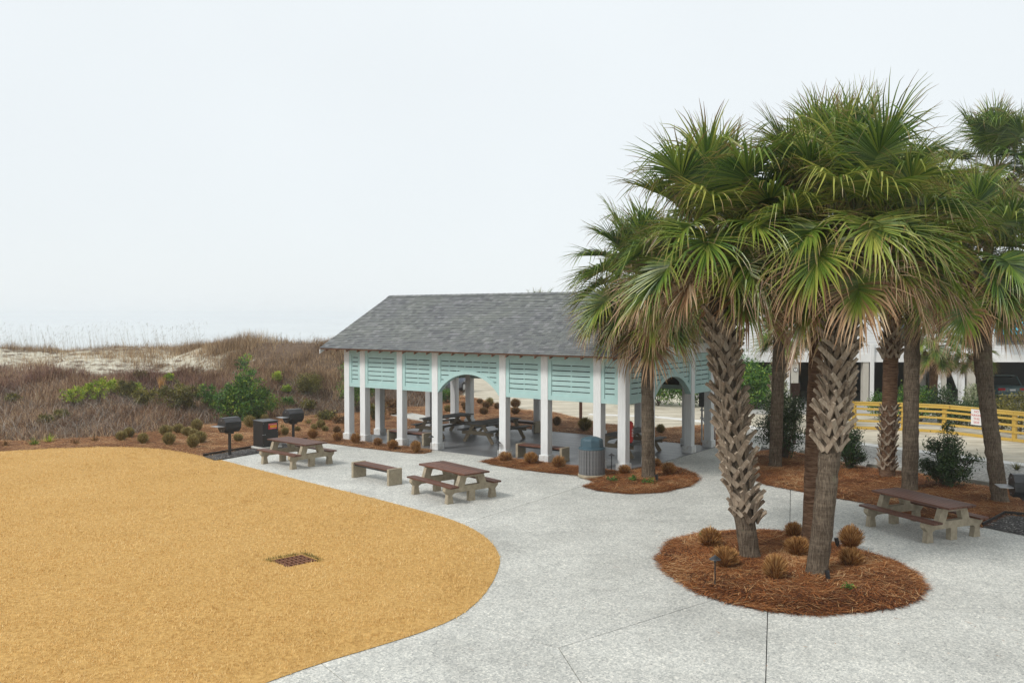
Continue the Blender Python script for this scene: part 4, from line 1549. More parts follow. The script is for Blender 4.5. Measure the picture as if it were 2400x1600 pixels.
# ================================================================== FENCE AND SIGN
FP = [Vector((14.0, 40.6, 0)), Vector((14.85, 38.35, 0)), Vector((16.70, 37.75, 0)), Vector((18.08, 36.95, 0)), Vector((19.60, 34.45, 0)), Vector((21.2, 31.9, 0)), Vector((22.8, 29.3, 0))]
fence = thing('timber_fence', 'yellow timber rail fence beside the sandy parking', 'fence', FP[2])
off = -FP[2]
fpm = MB().box(-.07, .07, -.07, .07, -.1, 1.12).mesh('post', MT['yellow_timber'])
for i, p in enumerate(FP):
    d = (FP[min(i + 1, len(FP) - 1)] - FP[max(i - 1, 0)])
    link('post', fpm, fence, p + off, (0, 0, math.atan2(d.y, d.x)))
for a, b_ in zip(FP[:-1], FP[1:]):
    d = (b_ - a).normalized()
    nrm = Vector((d.y, -d.x, 0)) * (1 if d.y < .2 else 1)
    if nrm.y > 0:
        nrm = -nrm
    for z, hh_, tk in ((.34, .085, .04), (.61, .085, .04), (.86, .085, .04), (1.06, .12, .04)):
        MB().bar(a + off + nrm * .092 + Vector((0, 0, z)) + d * .004, b_ + off + nrm * .092 + Vector((0, 0, z)) - d * .004, tk, hh_).obj('rail', MT['yellow_timber'], fence)
    MB().bar(a + off + nrm * .03 + Vector((0, 0, 1.142)) + d * .004, b_ + off + nrm * .03 + Vector((0, 0, 1.142)) - d * .004, .19, .036).obj('cap_rail', MT['yellow_timber'], fence)
    MB().bar(a + off + nrm * .10 + Vector((0, 0, .04)) + d * .004, b_ + off + nrm * .10 + Vector((0, 0, .04)) - d * .004, .09, .11).obj('ground_timber', MT['yellow_timber'], fence)
a, b_ = FP[3], FP[4]
d = (b_ - a).normalized()
sgp = a.lerp(b_, .505) + Vector((-.13, -.09, 0)) * 1.0
ns = thing('parking_sign', 'white no parking sign with red letters on the yellow fence', 'sign', (sgp.x, sgp.y, 0), math.atan2(d.y, d.x))
MB().box(-.235, .235, -.006, .0, .47, 1.10, b=.0).obj('plate', MT['sign_white'], ns)
for i, w in enumerate(('NO', 'PARKING', 'THIS', 'SIDE')):
    text('lettering', w, .125, MT['sign_red'], ns, (0, -.009, 1.0 - i * .142), (math.pi / 2, 0, 0), .001)

# ================================================================== HOUSE
HY = 47.4
hx = lambda px: (px - 1200) / CAM_F * HY * 1.0008
hzf = lambda py: at(1900, py, HY).z
house = thing('beach_house', 'white sided beach house raised over open garage bays', 'house', (hx(2100), HY, 0))
ho = -Vector((hx(2100), HY, 0))


def hbox(name, mat, x0, x1, y0, y1, z0, z1, parent=None, b=0.0):
    return MB().box(x0 + ho.x, x1 + ho.x, y0, y1, z0, z1, b=b).obj(name, MT[mat], parent or house)


HL, HR = hx(1690), hx(2950)
ZBM = 2.40
hbox('garage_slab', 'drive_concrete', HL, HR, -3.6, 9.8, -.05, .06)
hbox('driveway', 'drive_concrete', hx(1975), hx(2075), -8.2, -3.61, -.05, .03)
hbox('rear_wall', 'garage_dark', HL, HR, 9.5, 9.8, .06, ZBM)
hbox('side_wall', 'siding_white', HR - .2, HR, .12, 9.49, .06, ZBM)
hbox('side_wall', 'siding_white', HL, HL + .2, .12, 9.49, .06, ZBM)
hbox('ceiling', 'wall_grey', HL, HR, .12, 9.5, ZBM, ZBM + .08)
hbox('band_beam', 'trim_white', HL - .05, HR + .05, -.06, .11, ZBM, ZBM + .42)
wall = hbox('upper_wall', 'siding_white', HL, HR, .04, 9.7, ZBM + .42, 5.9)
z = ZBM + .425
lap = MB()
while z < 5.85:
    lap.add([(HL + ho.x, .036, z), (HR + ho.x, .036, z), (HR + ho.x, .036, z + .155), (HL + ho.x, .036, z + .155), (HL + ho.x, .004, z), (HR + ho.x, .004, z), (HR + ho.x, .026, z + .155), (HL + ho.x, .026, z + .155)],
            [(4, 5, 6, 7), (0, 4, 7, 3), (1, 2, 6, 5), (0, 1, 5, 4)])
    z += .160
lap.obj('siding', MT['siding_white'], wall)
rm = MB()
ex0, ex1, ey0, ey1 = HL - .5 + ho.x, HR + .5 + ho.x, -.5, 10.2
rm.add([(ex0, ey0, 5.9), (ex1, ey0, 5.9), (ex1, ey1, 5.9), (ex0, ey1, 5.9), (ex0 + 4, 4.8, 7.1), (ex1 - 4, 4.8, 7.1)], [(0, 1, 5, 4), (1, 2, 5), (2, 3, 4, 5), (3, 0, 4), (0, 3, 2, 1)])
rm.obj('roof', MT['roof_grey'], house)
for a, b_, mt in ((1842, 1851, 'trim_white'), (1854, 1871.5, 'post_beige'), (2023, 2036.5, 'post_beige'), (2196, 2205, 'trim_white'), (2206.5, 2219, 'post_beige'), (2253, 2261, 'trim_white'), (2268, 2287, 'post_beige'), (2452, 2470, 'post_beige')):
    hbox('garage_post', mt, hx(a), hx(b_), -.02 if mt == 'post_beige' else -.05, .30, .06, ZBM)
hbox('downspout', 'trim_white', hx(2038), hx(2046.5), -.16, -.065, .1, ZBM + 1.0)
for a, b_, y0, y1 in ((1995, 2022, 2.4, 2.6), (2155, 2195, 1.2, 1.4)):
    hbox('partition', 'wall_grey', hx(a), hx(b_), y0, y1, .06, ZBM)
hbox('meter_box', 'panel_grey', hx(2050), hx(2066), 3.0, 3.2, 1.3, 1.9)
# stair
stp = link('stair', None, house)
for k in range(10):
    hbox('step', 'wall_grey', hx(2221) + .0 + 0 * k, hx(2252), .35 + k * .27, .35 + (k + 1) * .27 - .003, .06, .06 + (k + 1) * .185, stp)
MB().add([(hx(2226) + ho.x, .34, ZBM - .02), (hx(2252) + ho.x, .34, .9), (hx(2252) + ho.x, .34, ZBM - .02), (hx(2226) + ho.x, .30, ZBM - .02), (hx(2252) + ho.x, .30, .9), (hx(2252) + ho.x, .30, ZBM - .02)],
         [(3, 4, 5), (0, 2, 1), (3, 0, 1, 4), (4, 1, 2, 5), (5, 2, 0, 3)]).obj('stair_soffit', MT['siding_white'], stp)
# unit number discs
for px_, t_ in ((1864.5, '2'), (2213, '3'), (2281, '4')):
    dz = 1.99
    dsc = MB().lathe([(.115, 0), (.115, .012)], 20).obj('number_disc', MT['ink_dark'], house, loc=(hx(px_) + ho.x, -.035 if px_ > 1900 else -.035, dz), rot=(math.pi / 2, 0, 0))
    MB().lathe([(.085, .0125), (.085, .016)], 20).obj('disc_face', MT['sign_white'], dsc)
    text('lettering', t_, .15, MT['ink_dark'], dsc, (0, 0, .018), (0, 0, 0), .001)
# upper windows with teal awning
for wx0, wx1, aw in ((2334, 2412, True), (1905, 1965, False), (2090, 2150, False)):
    wz0, wz1 = 3.34, 4.55
    wn_ = hbox('window', 'window_frame', hx(wx0), hx(wx1), -.035, .05, wz0, wz1)
    for k in range(3):
        a = hx(wx0) + (hx(wx1) - hx(wx0)) * (k / 3) + .035
        b_ = hx(wx0) + (hx(wx1) - hx(wx0)) * ((k + 1) / 3) - .035
        hbox('pane', 'window_glass', a, b_, -.039, -.036, wz0 + .1, wz1 - .06, wn_)
    if aw:
        a, b_ = hx(wx0) - .12 + ho.x, hx(wx1) + .12 + ho.x
        aw_ = MB().add([(a, -.04, 4.75), (b_, -.04, 4.75), (b_, -.85, 4.02), (a, -.85, 4.02), (b_, -.85, 3.92), (a, -.85, 3.92), (a, -.04, 4.02), (b_, -.04, 4.02)],
                       [(0, 3, 2, 1), (3, 5, 4, 2), (0, 6, 3), (1, 2, 7)]).obj('awning', MT['awning_teal'], house)
        MB().bar((a, -.86, 3.93), (b_, -.86, 3.93), .02, .05).obj('awning_frame', MT['awning_teal'], aw_)


# ================================================================== VEHICLES
def loft(rings):
    """closed rings of equal length -> hull"""
    m_ = MB()
    k = len(rings[0])
    for r in rings:
        m_.v += [tuple(p) for p in r]
    for i in range(len(rings) - 1):
        for j in range(k):
            m_.f.append((i * k + j, i * k + (j + 1) % k, (i + 1) * k + (j + 1) % k, (i + 1) * k + j))
    m_.f.append(tuple(reversed(range(k))))
    m_.f.append(tuple(range((len(rings) - 1) * k, len(rings) * k)))
    return m_


def car(p, rz, body, label, suv, group=None):
    """rear at -y, front at +y"""
    t = thing('parked_car', label, 'car', p, rz, group)
    hw = .90
    zt = .98 if suv else .88
    rings = []
    for y_, z0, z1, k in ((-2.28, .42, .80, .86), (-2.15, .30, zt, .97), (-1.2, .24, zt + .02, 1.0), (.6, .24, zt, 1.0), (1.5, .26, zt - .10, .98), (2.15, .30, zt - .2, .90), (2.3, .40, zt - .32, .80)):
        w = hw * k
        rings.append([(-w * .93, y_, z0), (w * .93, y_, z0), (w, y_, z0 + .12), (w, y_, z1 - .14), (w * .92, y_, z1), (-w * .92, y_, z1), (-w, y_, z1 - .14), (-w, y_, z0 + .12)])
    loft(rings).obj('body', MT[body], t, True)
    zr = 1.68 if suv else 1.42
    yb = -2.0 if suv else -1.75
    cab = []
    for y_, f, k in ((yb, .0, .86), (yb + .30, .86, .78), (-.6, 1.0, .74), (.35, .97, .74), (1.35, .0, .84)):
        w0, w1 = hw * .90, hw * .90 - (hw * .90 - hw * k) * f
        z1 = zt - .03 + (zr - zt) * f
        cab.append([(-w0, y_, zt - .06), (w0, y_, zt - .06), (w1, y_, z1), (-w1, y_, z1)])
    loft(cab).obj('cabin_glass', MT['window_glass'], t, False)
    MB().box(-hw * .72, hw * .72, yb + .36, .33, zr - .045, zr + .012, b=.02).obj('roof_panel', MT[body], t)
    for s in (-1, 1):
        for (ya, za, yb2, zb2) in ((.42, zr - .02, 1.33, zt - .02), (yb + .30, zr - .06, yb + .02, zt - .02), (-.35, zr - .02, -.4, zt - .02)):
            MB().bar((s * hw * .765, ya, za), (s * hw * .905, yb2, zb2), .07, .05).obj('pillar', MT[body], t)
        MB().box(s * .60 - .20, s * .60 + .20, -2.315, -2.20, zt - .26, zt - .12, b=.02).obj('tail_light', MT['tail_light'], t)
        MB().box(s * .60 - .18, s * .60 + .18, 2.2, 2.325, zt - .44, zt - .32, b=.02).obj('headlight', MT['head_light'], t)
        for y_ in (-1.40, 1.38):
            wl = MB().lathe([(.20, -.11), (.315, -.11), (.335, -.08), (.335, .08), (.315, .11), (.20, .11)], 20).obj('wheel', MT['tyre'], t, loc=(s * (hw - .10), y_, .335), rot=(0, math.pi / 2, 0))
            MB().lathe([(.19, -.118), (.06, -.10), (.06, .10), (.19, .118)], 14).obj('rim', MT['galvanised'], wl)
    MB().box(-.16, .16, -2.318, -2.285, .60, .70).obj('number_plate', MT['sign_white'], t)
    MB().box(-.80, .80, -2.33, -2.25, .34, .40, b=.01).obj('bumper_trim', MT['galvanised'], t)
    MB().bar((-hw * .6, yb + .28, zr + .012), (hw * .6, yb + .28, zr + .012), .16, .03).obj('spoiler', MT[body], t)
    return t


pc3 = at(2362, 900, 50.2)
car((pc3.x, 52.0, .06), 0.0, 'car_teal', 'grey teal car parked tail outwards in the dark garage bay', False)
pc4 = at(1096, 924, 54.5)
car((pc4.x - 1.7, 55.6, 0), rad(158), 'car_blue', 'dark blue car on the sand seen through the front arch', True)


# ================================================================== PALMS
def frond_mesh(e, seed, nseg=76):
    R_ = random.Random(seed)
    V, F, tip, rnd, pet = [], [], [], [], []
    d = Vector((math.cos(e), 0, math.sin(e)))
    Lp = .95 + R_.uniform(-.12, .12)
    p = Vector((0, 0, 0))
    n = 6
    ring = []
    for i in range(n + 1):
        s = Vector((0, 1, 0))
        u = s.cross(d).normalized() * -1
        r = .030 - .014 * i / n
        ring.append([p + s * r, p - u * r * .7, p - s * r, p + u * r * .35])
        if i < n:
            d = (d + Vector((0, 0, -1)) * .045 * math.cos(e)).normalized()
            p = p + d * (Lp / n)
    for i, rg in enumerate(ring):
        V += rg
        tip += [0] * 4; rnd += [.5] * 4; pet += [1] * 4
    for i in range(n):
        for k in range(4):
            F.append((i * 4 + k, i * 4 + (k + 1) % 4, i * 4 + 4 + (k + 1) % 4, i * 4 + 4 + k))
    roll = R_.uniform(-.35, .35)
    side = Quaternion(d, roll) @ Vector((0, 1, 0))
    # costa curves down through the blade
    Lc = .50
    cp, cd = [p.copy()], [d.copy()]
    dd = d.copy()
    nc = 8
    bend = .085 if e > -.3 else .05
    for i in range(nc):
        dd = (dd + Vector((0, 0, -1)) * bend * max(.25, math.cos(e)) * 1.2).normalized()
        cp.append(cp[-1] + dd * (Lc / nc))
        cd.append(dd.copy())
    Lb = 1.06 + R_.uniform(-.08, .12)
    kdroop = .20 if e > rad(55) else (.26 if e > rad(-5) else .30)
    W = (.007, .0165, .0185, .015, .0105, .006, .0015)
    ns = len(W)
    for i in range(nseg):
        s = -1 + 2 * (i + .5) / nseg
        phi = math.copysign(abs(s) ** .92, s) * rad(152) + R_.uniform(-.03, .03)
        q = (1 - abs(s)) * nc
        i0 = min(int(q), nc - 1)
        fr = q - i0
        bp_ = cp[i0].lerp(cp[i0 + 1], fr)
        bd = cd[i0].lerp(cd[i0 + 1], fr).normalized()
        sv = (side - bd * side.dot(bd)).normalized()
        nr = bd.cross(sv)
        if nr.z < 0 and e > rad(-80):
            nr = -nr
        dr = (bd * math.cos(phi * .97) + sv * math.sin(phi * .97) + nr * (.30 * abs(math.sin(phi)) + .05)).normalized()
        L_ = Lb * (.62 + .38 * math.cos(phi / 2)) * R_.uniform(.92, 1.06)
        dk = kdroop * R_.choice((.3, .6, .8, 1.0, 1.2, 1.6, 2.2)) * R_.uniform(.8, 1.2)
        rv = R_.random()
        kink = R_.random() < .24
        pos = bp_.copy()
        base = len(V)
        for k in range(ns):
            wv = nr.cross(dr)
            wv = wv.normalized() if wv.length > 1e-4 else sv
            n2 = dr.cross(wv)
            w = W[k] * 1.12
            V += [pos - wv * w + n2 * w * .35, pos - n2 * w * .35, pos + wv * w + n2 * w * .35]
            tv = k / (ns - 1)
            tip += [tv] * 3; rnd += [rv] * 3; pet += [0] * 3
            if k < ns - 1:
                t2 = (k + 1) / (ns - 1)
                dr = (dr + Vector((0, 0, -1)) * dk * t2 * t2 + (Vector((R_.uniform(-1, 1), R_.uniform(-1, 1), R_.uniform(-.5, .5))) * .10 * t2)).normalized()
                if kink and k == 3:
                    dr = (dr + Vector((0, 0, -1.1))).normalized()
                pos = pos + dr * (L_ / (ns - 1))
        for k in range(ns - 1):
            a = base + k * 3
            F += [(a, a + 1, a + 4, a + 3), (a + 1, a + 2, a + 5, a + 4)]
    m = bpy.data.meshes.new('frond')
    m.from_pydata([tuple(v) for v in V], [], F)
    for an, av in (('tip', tip), ('rnd', rnd), ('pet', pet)):
        at_ = m.attributes.new(an, 'FLOAT', 'POINT')
        at_.data.foreach_set('value', np.array(av, dtype=np.float32))
    m.materials.append(MT['palm_frond'])
    return m


ELEV = [82, 68, 54, 40, 26, 12, -4, -20, -36, -52, -68]
FROND = {e: [frond_mesh(rad(e), 100 + e * 3 + k) for k in range(3)] for e in ELEV}

BOOT = []
for q in range(4):
    R_ = random.Random(40 + q)
    m_ = MB()
    for s in (-1, 1):
        L_, spread = R_.uniform(.28, .38), R_.uniform(.17, .25)
        prev = None
        ns_ = 5
        rings = []
        for k in range(ns_ + 1):
            t = k / ns_
            c0 = Vector(((.012 - s * .006) + .075 * t ** 2.0 * R_.uniform(.9, 1.1), s * (.012 + spread * t), L_ * t * (1 - .12 * t)))
            tang = Vector((.16 * t ** 1.2, s * spread, L_)).normalized()
            wv = Vector((1, 0, 0)).cross(tang).normalized()
            nv = tang.cross(wv)
            w, th = (.047 - .016 * t), (.019 - .006 * t)
            rings.append([c0 + wv * w + nv * th, c0 - wv * w + nv * th, c0 - wv * w - nv * th, c0 + wv * w - nv * th])
        b0 = len(m_.v)
        for r in rings:
            m_.v += [tuple(x) for x in r]
        for k in range(ns_):
            for j in range(4):
                m_.f.append((b0 + k * 4 + j, b0 + k * 4 + (j + 1) % 4, b0 + k * 4 + 4 + (j + 1) % 4, b0 + k * 4 + 4 + j))
        m_.f.append(tuple(b0 + ns_ * 4 + j for j in range(4)))
    BOOT.append(m_.mesh('boot', MT['palm_boot']))


def palm(base, crown, r0, r1, label, seed, nf=42, boots=None, bark='palm_bark', fs=1.0, hue=.5, bend=0.0, spread=(84, -46), group='palms', bow=0.0):
    """base, crown: world points; trunk from base to crown"""
    R_ = random.Random(seed)
    base, crown = Vector(base), Vector(crown)
    t = thing('palm_tree', label, 'palm', base, 0, group)
    rel = crown - base
    N, K = 46, 16
    V = []
    nz = np.random.default_rng(seed)
    side = Vector((rel.y, -rel.x, 0))
    for i in range(N):
        f = i / (N - 1)
        c0 = rel * f
        c0 = Vector((rel.x * (f + bend * math.sin(math.pi * f)) + bow * math.sin(math.pi * f), rel.y * f, rel.z * f - .12 * (1 - f)))
        r = r0 + (r1 - r0) * f
        r += .07 * max(0, 1 - f * rel.z / .35) ** 2
        for k in range(K):
            a = math.tau * k / K
            rr = r * (1 + .035 * nz.normal() + .03 * math.sin(3 * a + seed) + .02 * math.sin(i * 2.1))
            V.append((c0.x + rr * math.cos(a), c0.y + rr * math.sin(a), c0.z))
    F = [(i * K + k, i * K + (k + 1) % K, (i + 1) * K + (k + 1) % K, (i + 1) * K + k) for i in range(N - 1) for k in range(K)]
    mm = bpy.data.meshes.new('trunk')
    mm.from_pydata(V, [], F)
    mm.materials.append(MT[bark])
    mm.polygons.foreach_set('use_smooth', [True] * len(mm.polygons))
    tr = link('trunk', mm, t)
    for z0, z1, per, dz, bs in ([] if not boots else boots if isinstance(boots, list) else [boots]):
        z, row = z0, 0
        while z < z1:
            f = z / rel.z
            cx = rel.x * (f + bend * math.sin(math.pi * f))
            cy = rel.y * f
            r = r0 + (r1 - r0) * f
            for k in range(per):
                if R_.random() < .07:
                    continue
                a = math.tau * (k + .5 * (row % 2)) / per + R_.uniform(-.16, .16)
                o = link('boot', R_.choice(BOOT), tr, (cx + math.cos(a) * (r - .004), cy + math.sin(a) * (r - .004), z + R_.uniform(-.03, .03)), (R_.uniform(-.16, .16), R_.uniform(-.04, .22), a), bs * R_.uniform(.75, 1.22))
                o.rotation_mode = 'XYZ'
            z += dz
            row += 1
    cr = link('crown', None, t, rel)
    for i in range(nf):
        f = i / (nf - 1)
        e = spread[0] + (spread[1] - spread[0]) * f ** 1.15 + R_.uniform(-6, 6)
        el = min(ELEV, key=lambda q: abs(q - e))
        az = i * 2.39996 + R_.uniform(-.25, .25)
        o = link('frond', R_.choice(FROND[el]), cr, (math.cos(az) * .06, math.sin(az) * .06, .35 * (1 - f) - .15), (R_.uniform(-.07, .07), R_.uniform(-.07, .07), az), fs * R_.uniform(.92, 1.08) * (1.0 if f > .12 else .9))
        age = .16 + .20 * R_.random() + .46 * max(0, (f - .5) / .5) ** 1.4
        if f > .86 and R_.random() < .2:
            age = 1.25
        o.color = (min(age, 1.3), max(0, min(1, hue + R_.uniform(-.3, .3) - .15 * (f > .6))), 0, 1)
    return t


def crown_at(px, py, Y):
    return at(px, py, Y)


A_b, B_b, C_b = gp(1762, 1316), gp(1914, 1354), gp(1896, 1290)
palm((*A_b, .05), crown_at(1674, 572, 17.5), .20, .175, 'leaning island palm covered in crisscross leaf boots to its base', 11, 48, (.75, 4.75, 5, .14, 1.05), 'palm_bark', 1.05, .62, .10)
palm((*B_b, .05), crown_at(1996, 535, 16.4), .195, .175, 'front island palm with smooth lower trunk and boots above', 12, 54, (2.35, 4.75, 5, .14, 1.05), 'palm_bark', 1.08, .70, .03)
palm((*C_b, .05), crown_at(1925, 498, 18.3), .15, .14, 'tall slim island palm standing behind the front one', 13, 50, None, 'palm_bark_brown', 1.04, .5, 0)
D_b = gp(1520, 1124)
palm((*D_b, .03), crown_at(1514, 672, 26.3), .20, .16, 'smooth trunked palm in the bed at the pavilion corner', 14, 58, None, 'palm_bark', 1.16, .52, .02, (75, -62))
E_b = gp(1816, 1098)
palm((*E_b, .03), crown_at(1832, 620, 28.1), .20, .17, 'slim smooth palm in front of the dark rounded shrub', 15, 40, None, 'palm_bark', 1.05, .45)
F_b = gp(2078, 1122)
palm((*F_b, .03), crown_at(2096, 600, 26.3), .21, .22, 'rough barked palm left of the smooth pair by the parking', 16, 40, [(.25, 2.1, 5, .15, .62), (3.6, 4.9, 6, .16, .9)], 'palm_bark_brown', 1.05, .5)
G_b = gp(2132, 1154)
palm((*G_b, .03), crown_at(2142, 548, 24.4), .21, .19, 'smooth grey palm behind the right-hand picnic table', 17, 42, None, 'palm_bark', 1.06, .55)
H_b = gp(2347, 1180)
palm((*H_b, .03), crown_at(2276, 615, 22.8), .205, .18, 'palm leaning left beside the no parking sign', 18, 46, None, 'palm_bark', 1.10, .5, .03, (78, -58))
I_b = gp(2342, 1108)
palm((*I_b, 0), crown_at(2334, 405, 27.6), .155, .15, 'tallest palm at the right edge rising behind the leaning one', 19, 36, None, 'palm_bark', 1.02, .45, 0, (86, -50), 'palms', -.36)
palm((15.1, 24.6, 0), (15.25, 24.6, 6.3), .2, .18, 'palm standing at the right picture edge, only its fronds showing', 20, 40, None, 'palm_bark', 1.05, .45)
J_b = gp(1806, 1003)
palm((*J_b, 0), crown_at(1846, 780, 37.5), .20, .18, 'low palm behind the slim one, near the house', 21, 26, (1.6, 3.6, 6, .16, .95), 'palm_bark_brown', .72, .3)
L_b = gp(2186, 962)
palm((*L_b, 0), crown_at(2190, 805, 43.5), .20, .20, 'short palm close to the garage stair', 22, 26, None, 'palm_bark_brown', .72, .6, 0, (60, -66))
palm((24.0, 44.2, 0), (22.9, 44.2, 2.9), .14, .13, 'young palm in front of the fourth garage post', 23, 20, None, 'palm_bark_brown', .62, .5)
palm((2.0, 66, 0), (1.95, 66, 4.95), .18, .16, 'distant palm whose top just clears the pavilion ridge', 24, 24, None, 'palm_bark', .9, .4)


# ================================================================== SHRUBS
def leaf_cloud(blobs, nleaf, size, seed, ncl=60, spread=.16, asp=.42):
    r = np.random.default_rng(seed)
    vol = np.array([b[1][0] * b[1][1] * b[1][2] for b in blobs])
    bi = r.choice(len(blobs), ncl, p=vol / vol.sum())
    cc = np.array([b[0] for b in blobs])[bi]
    rr = np.array([b[1] for b in blobs])[bi]
    u = r.normal(size=(ncl, 3)); u /= np.linalg.norm(u, axis=1)[:, None]
    cen = cc + u * rr * (r.random((ncl, 1)) ** (1 / 2.4)) * .92
    ci = r.integers(0, ncl, nleaf)
    pos = cen[ci] + r.normal(size=(nleaf, 3)) * spread * np.array([1, 1, .9])
    pos[:, 2] = np.maximum(pos[:, 2], .02)
    d = r.normal(size=(nleaf, 3)); d[:, 2] = np.abs(d[:, 2]) * .9 + .25
    d /= np.linalg.norm(d, axis=1)[:, None]
    s = np.cross(d, r.normal(size=(nleaf, 3))); s /= np.linalg.norm(s, axis=1)[:, None]
    nn = np.cross(d, s)
    L_ = (size * r.uniform(.65, 1.25, nleaf))[:, None]
    V = np.stack([pos, pos + d * L_ * .45 + s * L_ * asp * .5 + nn * L_ * .06, pos + d * L_, pos + d * L_ * .45 - s * L_ * asp * .5 + nn * L_ * .06], 1)
    F = (np.arange(nleaf) * 4)[:, None] + np.array([[0, 1, 2, 3]])
    crnd = r.random(ncl)
    rn = np.clip(.55 * r.random(nleaf) + .5 * crnd[ci] - .02, 0, 1)
    return V.reshape(-1, 3), F, np.repeat(rn, 4), cen


def shrub(p, blobs, nleaf, size, mat, label, seed, cat='shrub', name='shrub', group=None, ncl=60, spread=.16, asp=.42, stems=8, rz=0.0):
    t = thing(name, label, cat, p, rz, group)
    V, F, rn, cen = leaf_cloud(blobs, nleaf, size, seed, ncl, spread, asp)
    link('foliage', arr_mesh('foliage', V, F, MT[mat], {'rnd': rn}), t)
    m_ = MB()
    R_ = random.Random(seed)
    for k in range(min(stems, len(cen))):
        c0 = Vector(cen[k])
        m_.tube([(R_.uniform(-.06, .06), R_.uniform(-.06, .06), -.08), (c0.x * .45, c0.y * .45, c0.z * .5), tuple(c0)], [.022, .015, .006], 5)
    m_.obj('stems', MT['bark_twig'], t)
    return t


def E_(x, y, z, a, b_, c0):
    return ((x, y, z), (a, b_, c0))


# wax myrtle on the dune foot
p = Pg(573, 986)
shrub(p, [E_(0, 0, .80, 1.40, 1.0, .85), E_(-.55, 0, 1.2, .55, .55, .6), E_(.5, 0, 1.35, .6, .55, .65), E_(.05, .1, 2.0, .55, .5, .65), E_(-.1, .2, 2.65, .22, .22, .4), E_(.4, 0, 2.35, .22, .22, .35)],
      11000, .13, 'leaf_green', 'large bright green bushy shrub at the foot of the dune', 201, ncl=150, spread=.13)
p = Pg(722, 925)
shrub(p, [E_(0, 0, .5, .72, .6, .5), E_(.3, 0, .75, .4, .4, .35), E_(-.35, 0, .7, .35, .4, .35)], 3600, .085, 'leaf_olive', 'rounded olive shrub high on the slope behind the far grill', 202, ncl=90, spread=.11)
p = Pg(838, 965)
shrub(p, [E_(0, 0, 1.1, .95, .9, 1.05), E_(-.4, 0, 1.9, .55, .5, .65), E_(.5, 0, 1.2, .6, .6, .7)], 5200, .10, 'leaf_green', 'tall green shrub showing past the left end posts', 203, ncl=90, spread=.14)
lime = [((232, 946), .38, 1.15, 'bright lime shrub, tallest of the lime cluster on the slope'), ((207, 930), .28, .6, 'small lime sprig just left of the tallest lime shrub'), ((171, 948), .50, .85, 'lime shrub at the left end of the lime cluster'),
        ((262, 925), .32, .75, 'lime sprig right of the tallest lime shrub'), ((318, 930), .32, .6, 'small lime tuft above the olive cluster'), ((395, 893), .16, .32, 'lone lime tuft high above the olive thicket'),
        ((649, 896), .20, .5, 'lone yellow-green tuft uphill of the large green shrub'), ((673, 919), .20, .25, 'pale green tuft below the lone yellow-green one'), ((332, 945), .25, .3, 'low lime tuft beside the olive cluster')]
for k, (q, w, hh_, lb) in enumerate(lime):
    p = Pg(*q)
    shrub(p, [E_(0, 0, hh_ * .5, w, w, hh_ * .5), E_(w * .5, 0, hh_ * .8, w * .4, w * .4, hh_ * .3)], 620, .115, 'leaf_lime', lb, 220 + k, group='lime tufts on the dune', ncl=26, spread=.06)
oliv = [((297, 938), .50, 1.0, 'leaf_olive', 'olive brown shrub between the lime cluster and the thicket'), ((341, 955), .60, 1.0, 'leaf_olive', 'low olive shrub left of the orange plume'), ((402, 966), .75, 1.55, 'leaf_olive', 'tall olive shrub right of the orange plume'),
        ((436, 962), .70, 1.4, 'leaf_olive', 'olive thicket shrub left of the small dark green one'), ((486, 955), .55, 1.2, 'leaf_green', 'small dark green shrub left of the large green one'), ((510, 965), .45, .8, 'leaf_green', 'low green shrub touching the large green one'),
        ((141, 981), .38, .3, 'leaf_olive', 'flat olive patch on the bare lower left slope'), ((107, 993), .34, .32, 'leaf_olive', 'flat olive patch lowest on the left slope'), ((641, 958), .42, .45, 'leaf_olive', 'olive shrub right of the large green one'),
        ((673, 950), .28, .35, 'leaf_green', 'small green shrub above the coal bin'), ((721, 957), .40, .38, 'leaf_olive', 'olive shrub uphill of the far grill'), ((765, 985), .45, .42, 'leaf_olive', 'olive shrub on straw near the left end post'),
        ((796, 994), .28, .3, 'leaf_brown', 'browned shrub beside the left end post'), ((880, 985), .5, .8, 'leaf_olive', 'olive shrub seen between the left pavilion posts'), ((925, 975), .5, .9, 'leaf_brown', 'brownish shrub seen behind the third pavilion post'),
        ((1050, 945), .62, .95, 'leaf_green', 'fresh green shrub framed by the front arch'), ((30, 940), .3, .25, 'leaf_olive', 'small green tuft near the left picture edge'), ((330, 887), .35, .3, 'leaf_olive', 'dull green tussock high on the slope')]
for k, (q, w, hh_, mt, lb) in enumerate(oliv):
    p = Pg(*q)
    shrub(p, [E_(0, 0, hh_ * .45, w, w * .8, hh_ * .45), E_(-w * .4, 0, hh_ * .7, w * .45, w * .4, hh_ * .32), E_(w * .45, 0, hh_ * .6, w * .4, w * .4, hh_ * .35)], 1700 if w > .45 else 900, .11, mt, lb, 240 + k, group='low dune shrubs', ncl=40, spread=.075)
p = Pg(379, 918)
n = 90
V, F, idx = blades(RNG.normal(0, .05, n), RNG.normal(0, .05, n), np.full(n, -.03), RNG.uniform(.5, .85, n), .03, RNG.uniform(.02, .3, n), RNG.uniform(0, math.tau, n), .5)
ob = link('plume_grass', arr_mesh('plume_grass', V, F, MT['clump_rust'], {'rnd': RNG.uniform(.5, 1, n)[idx]}), None, p)
tag(ob, 'orange dead grass plume standing among the dune shrubs', 'grass plume')

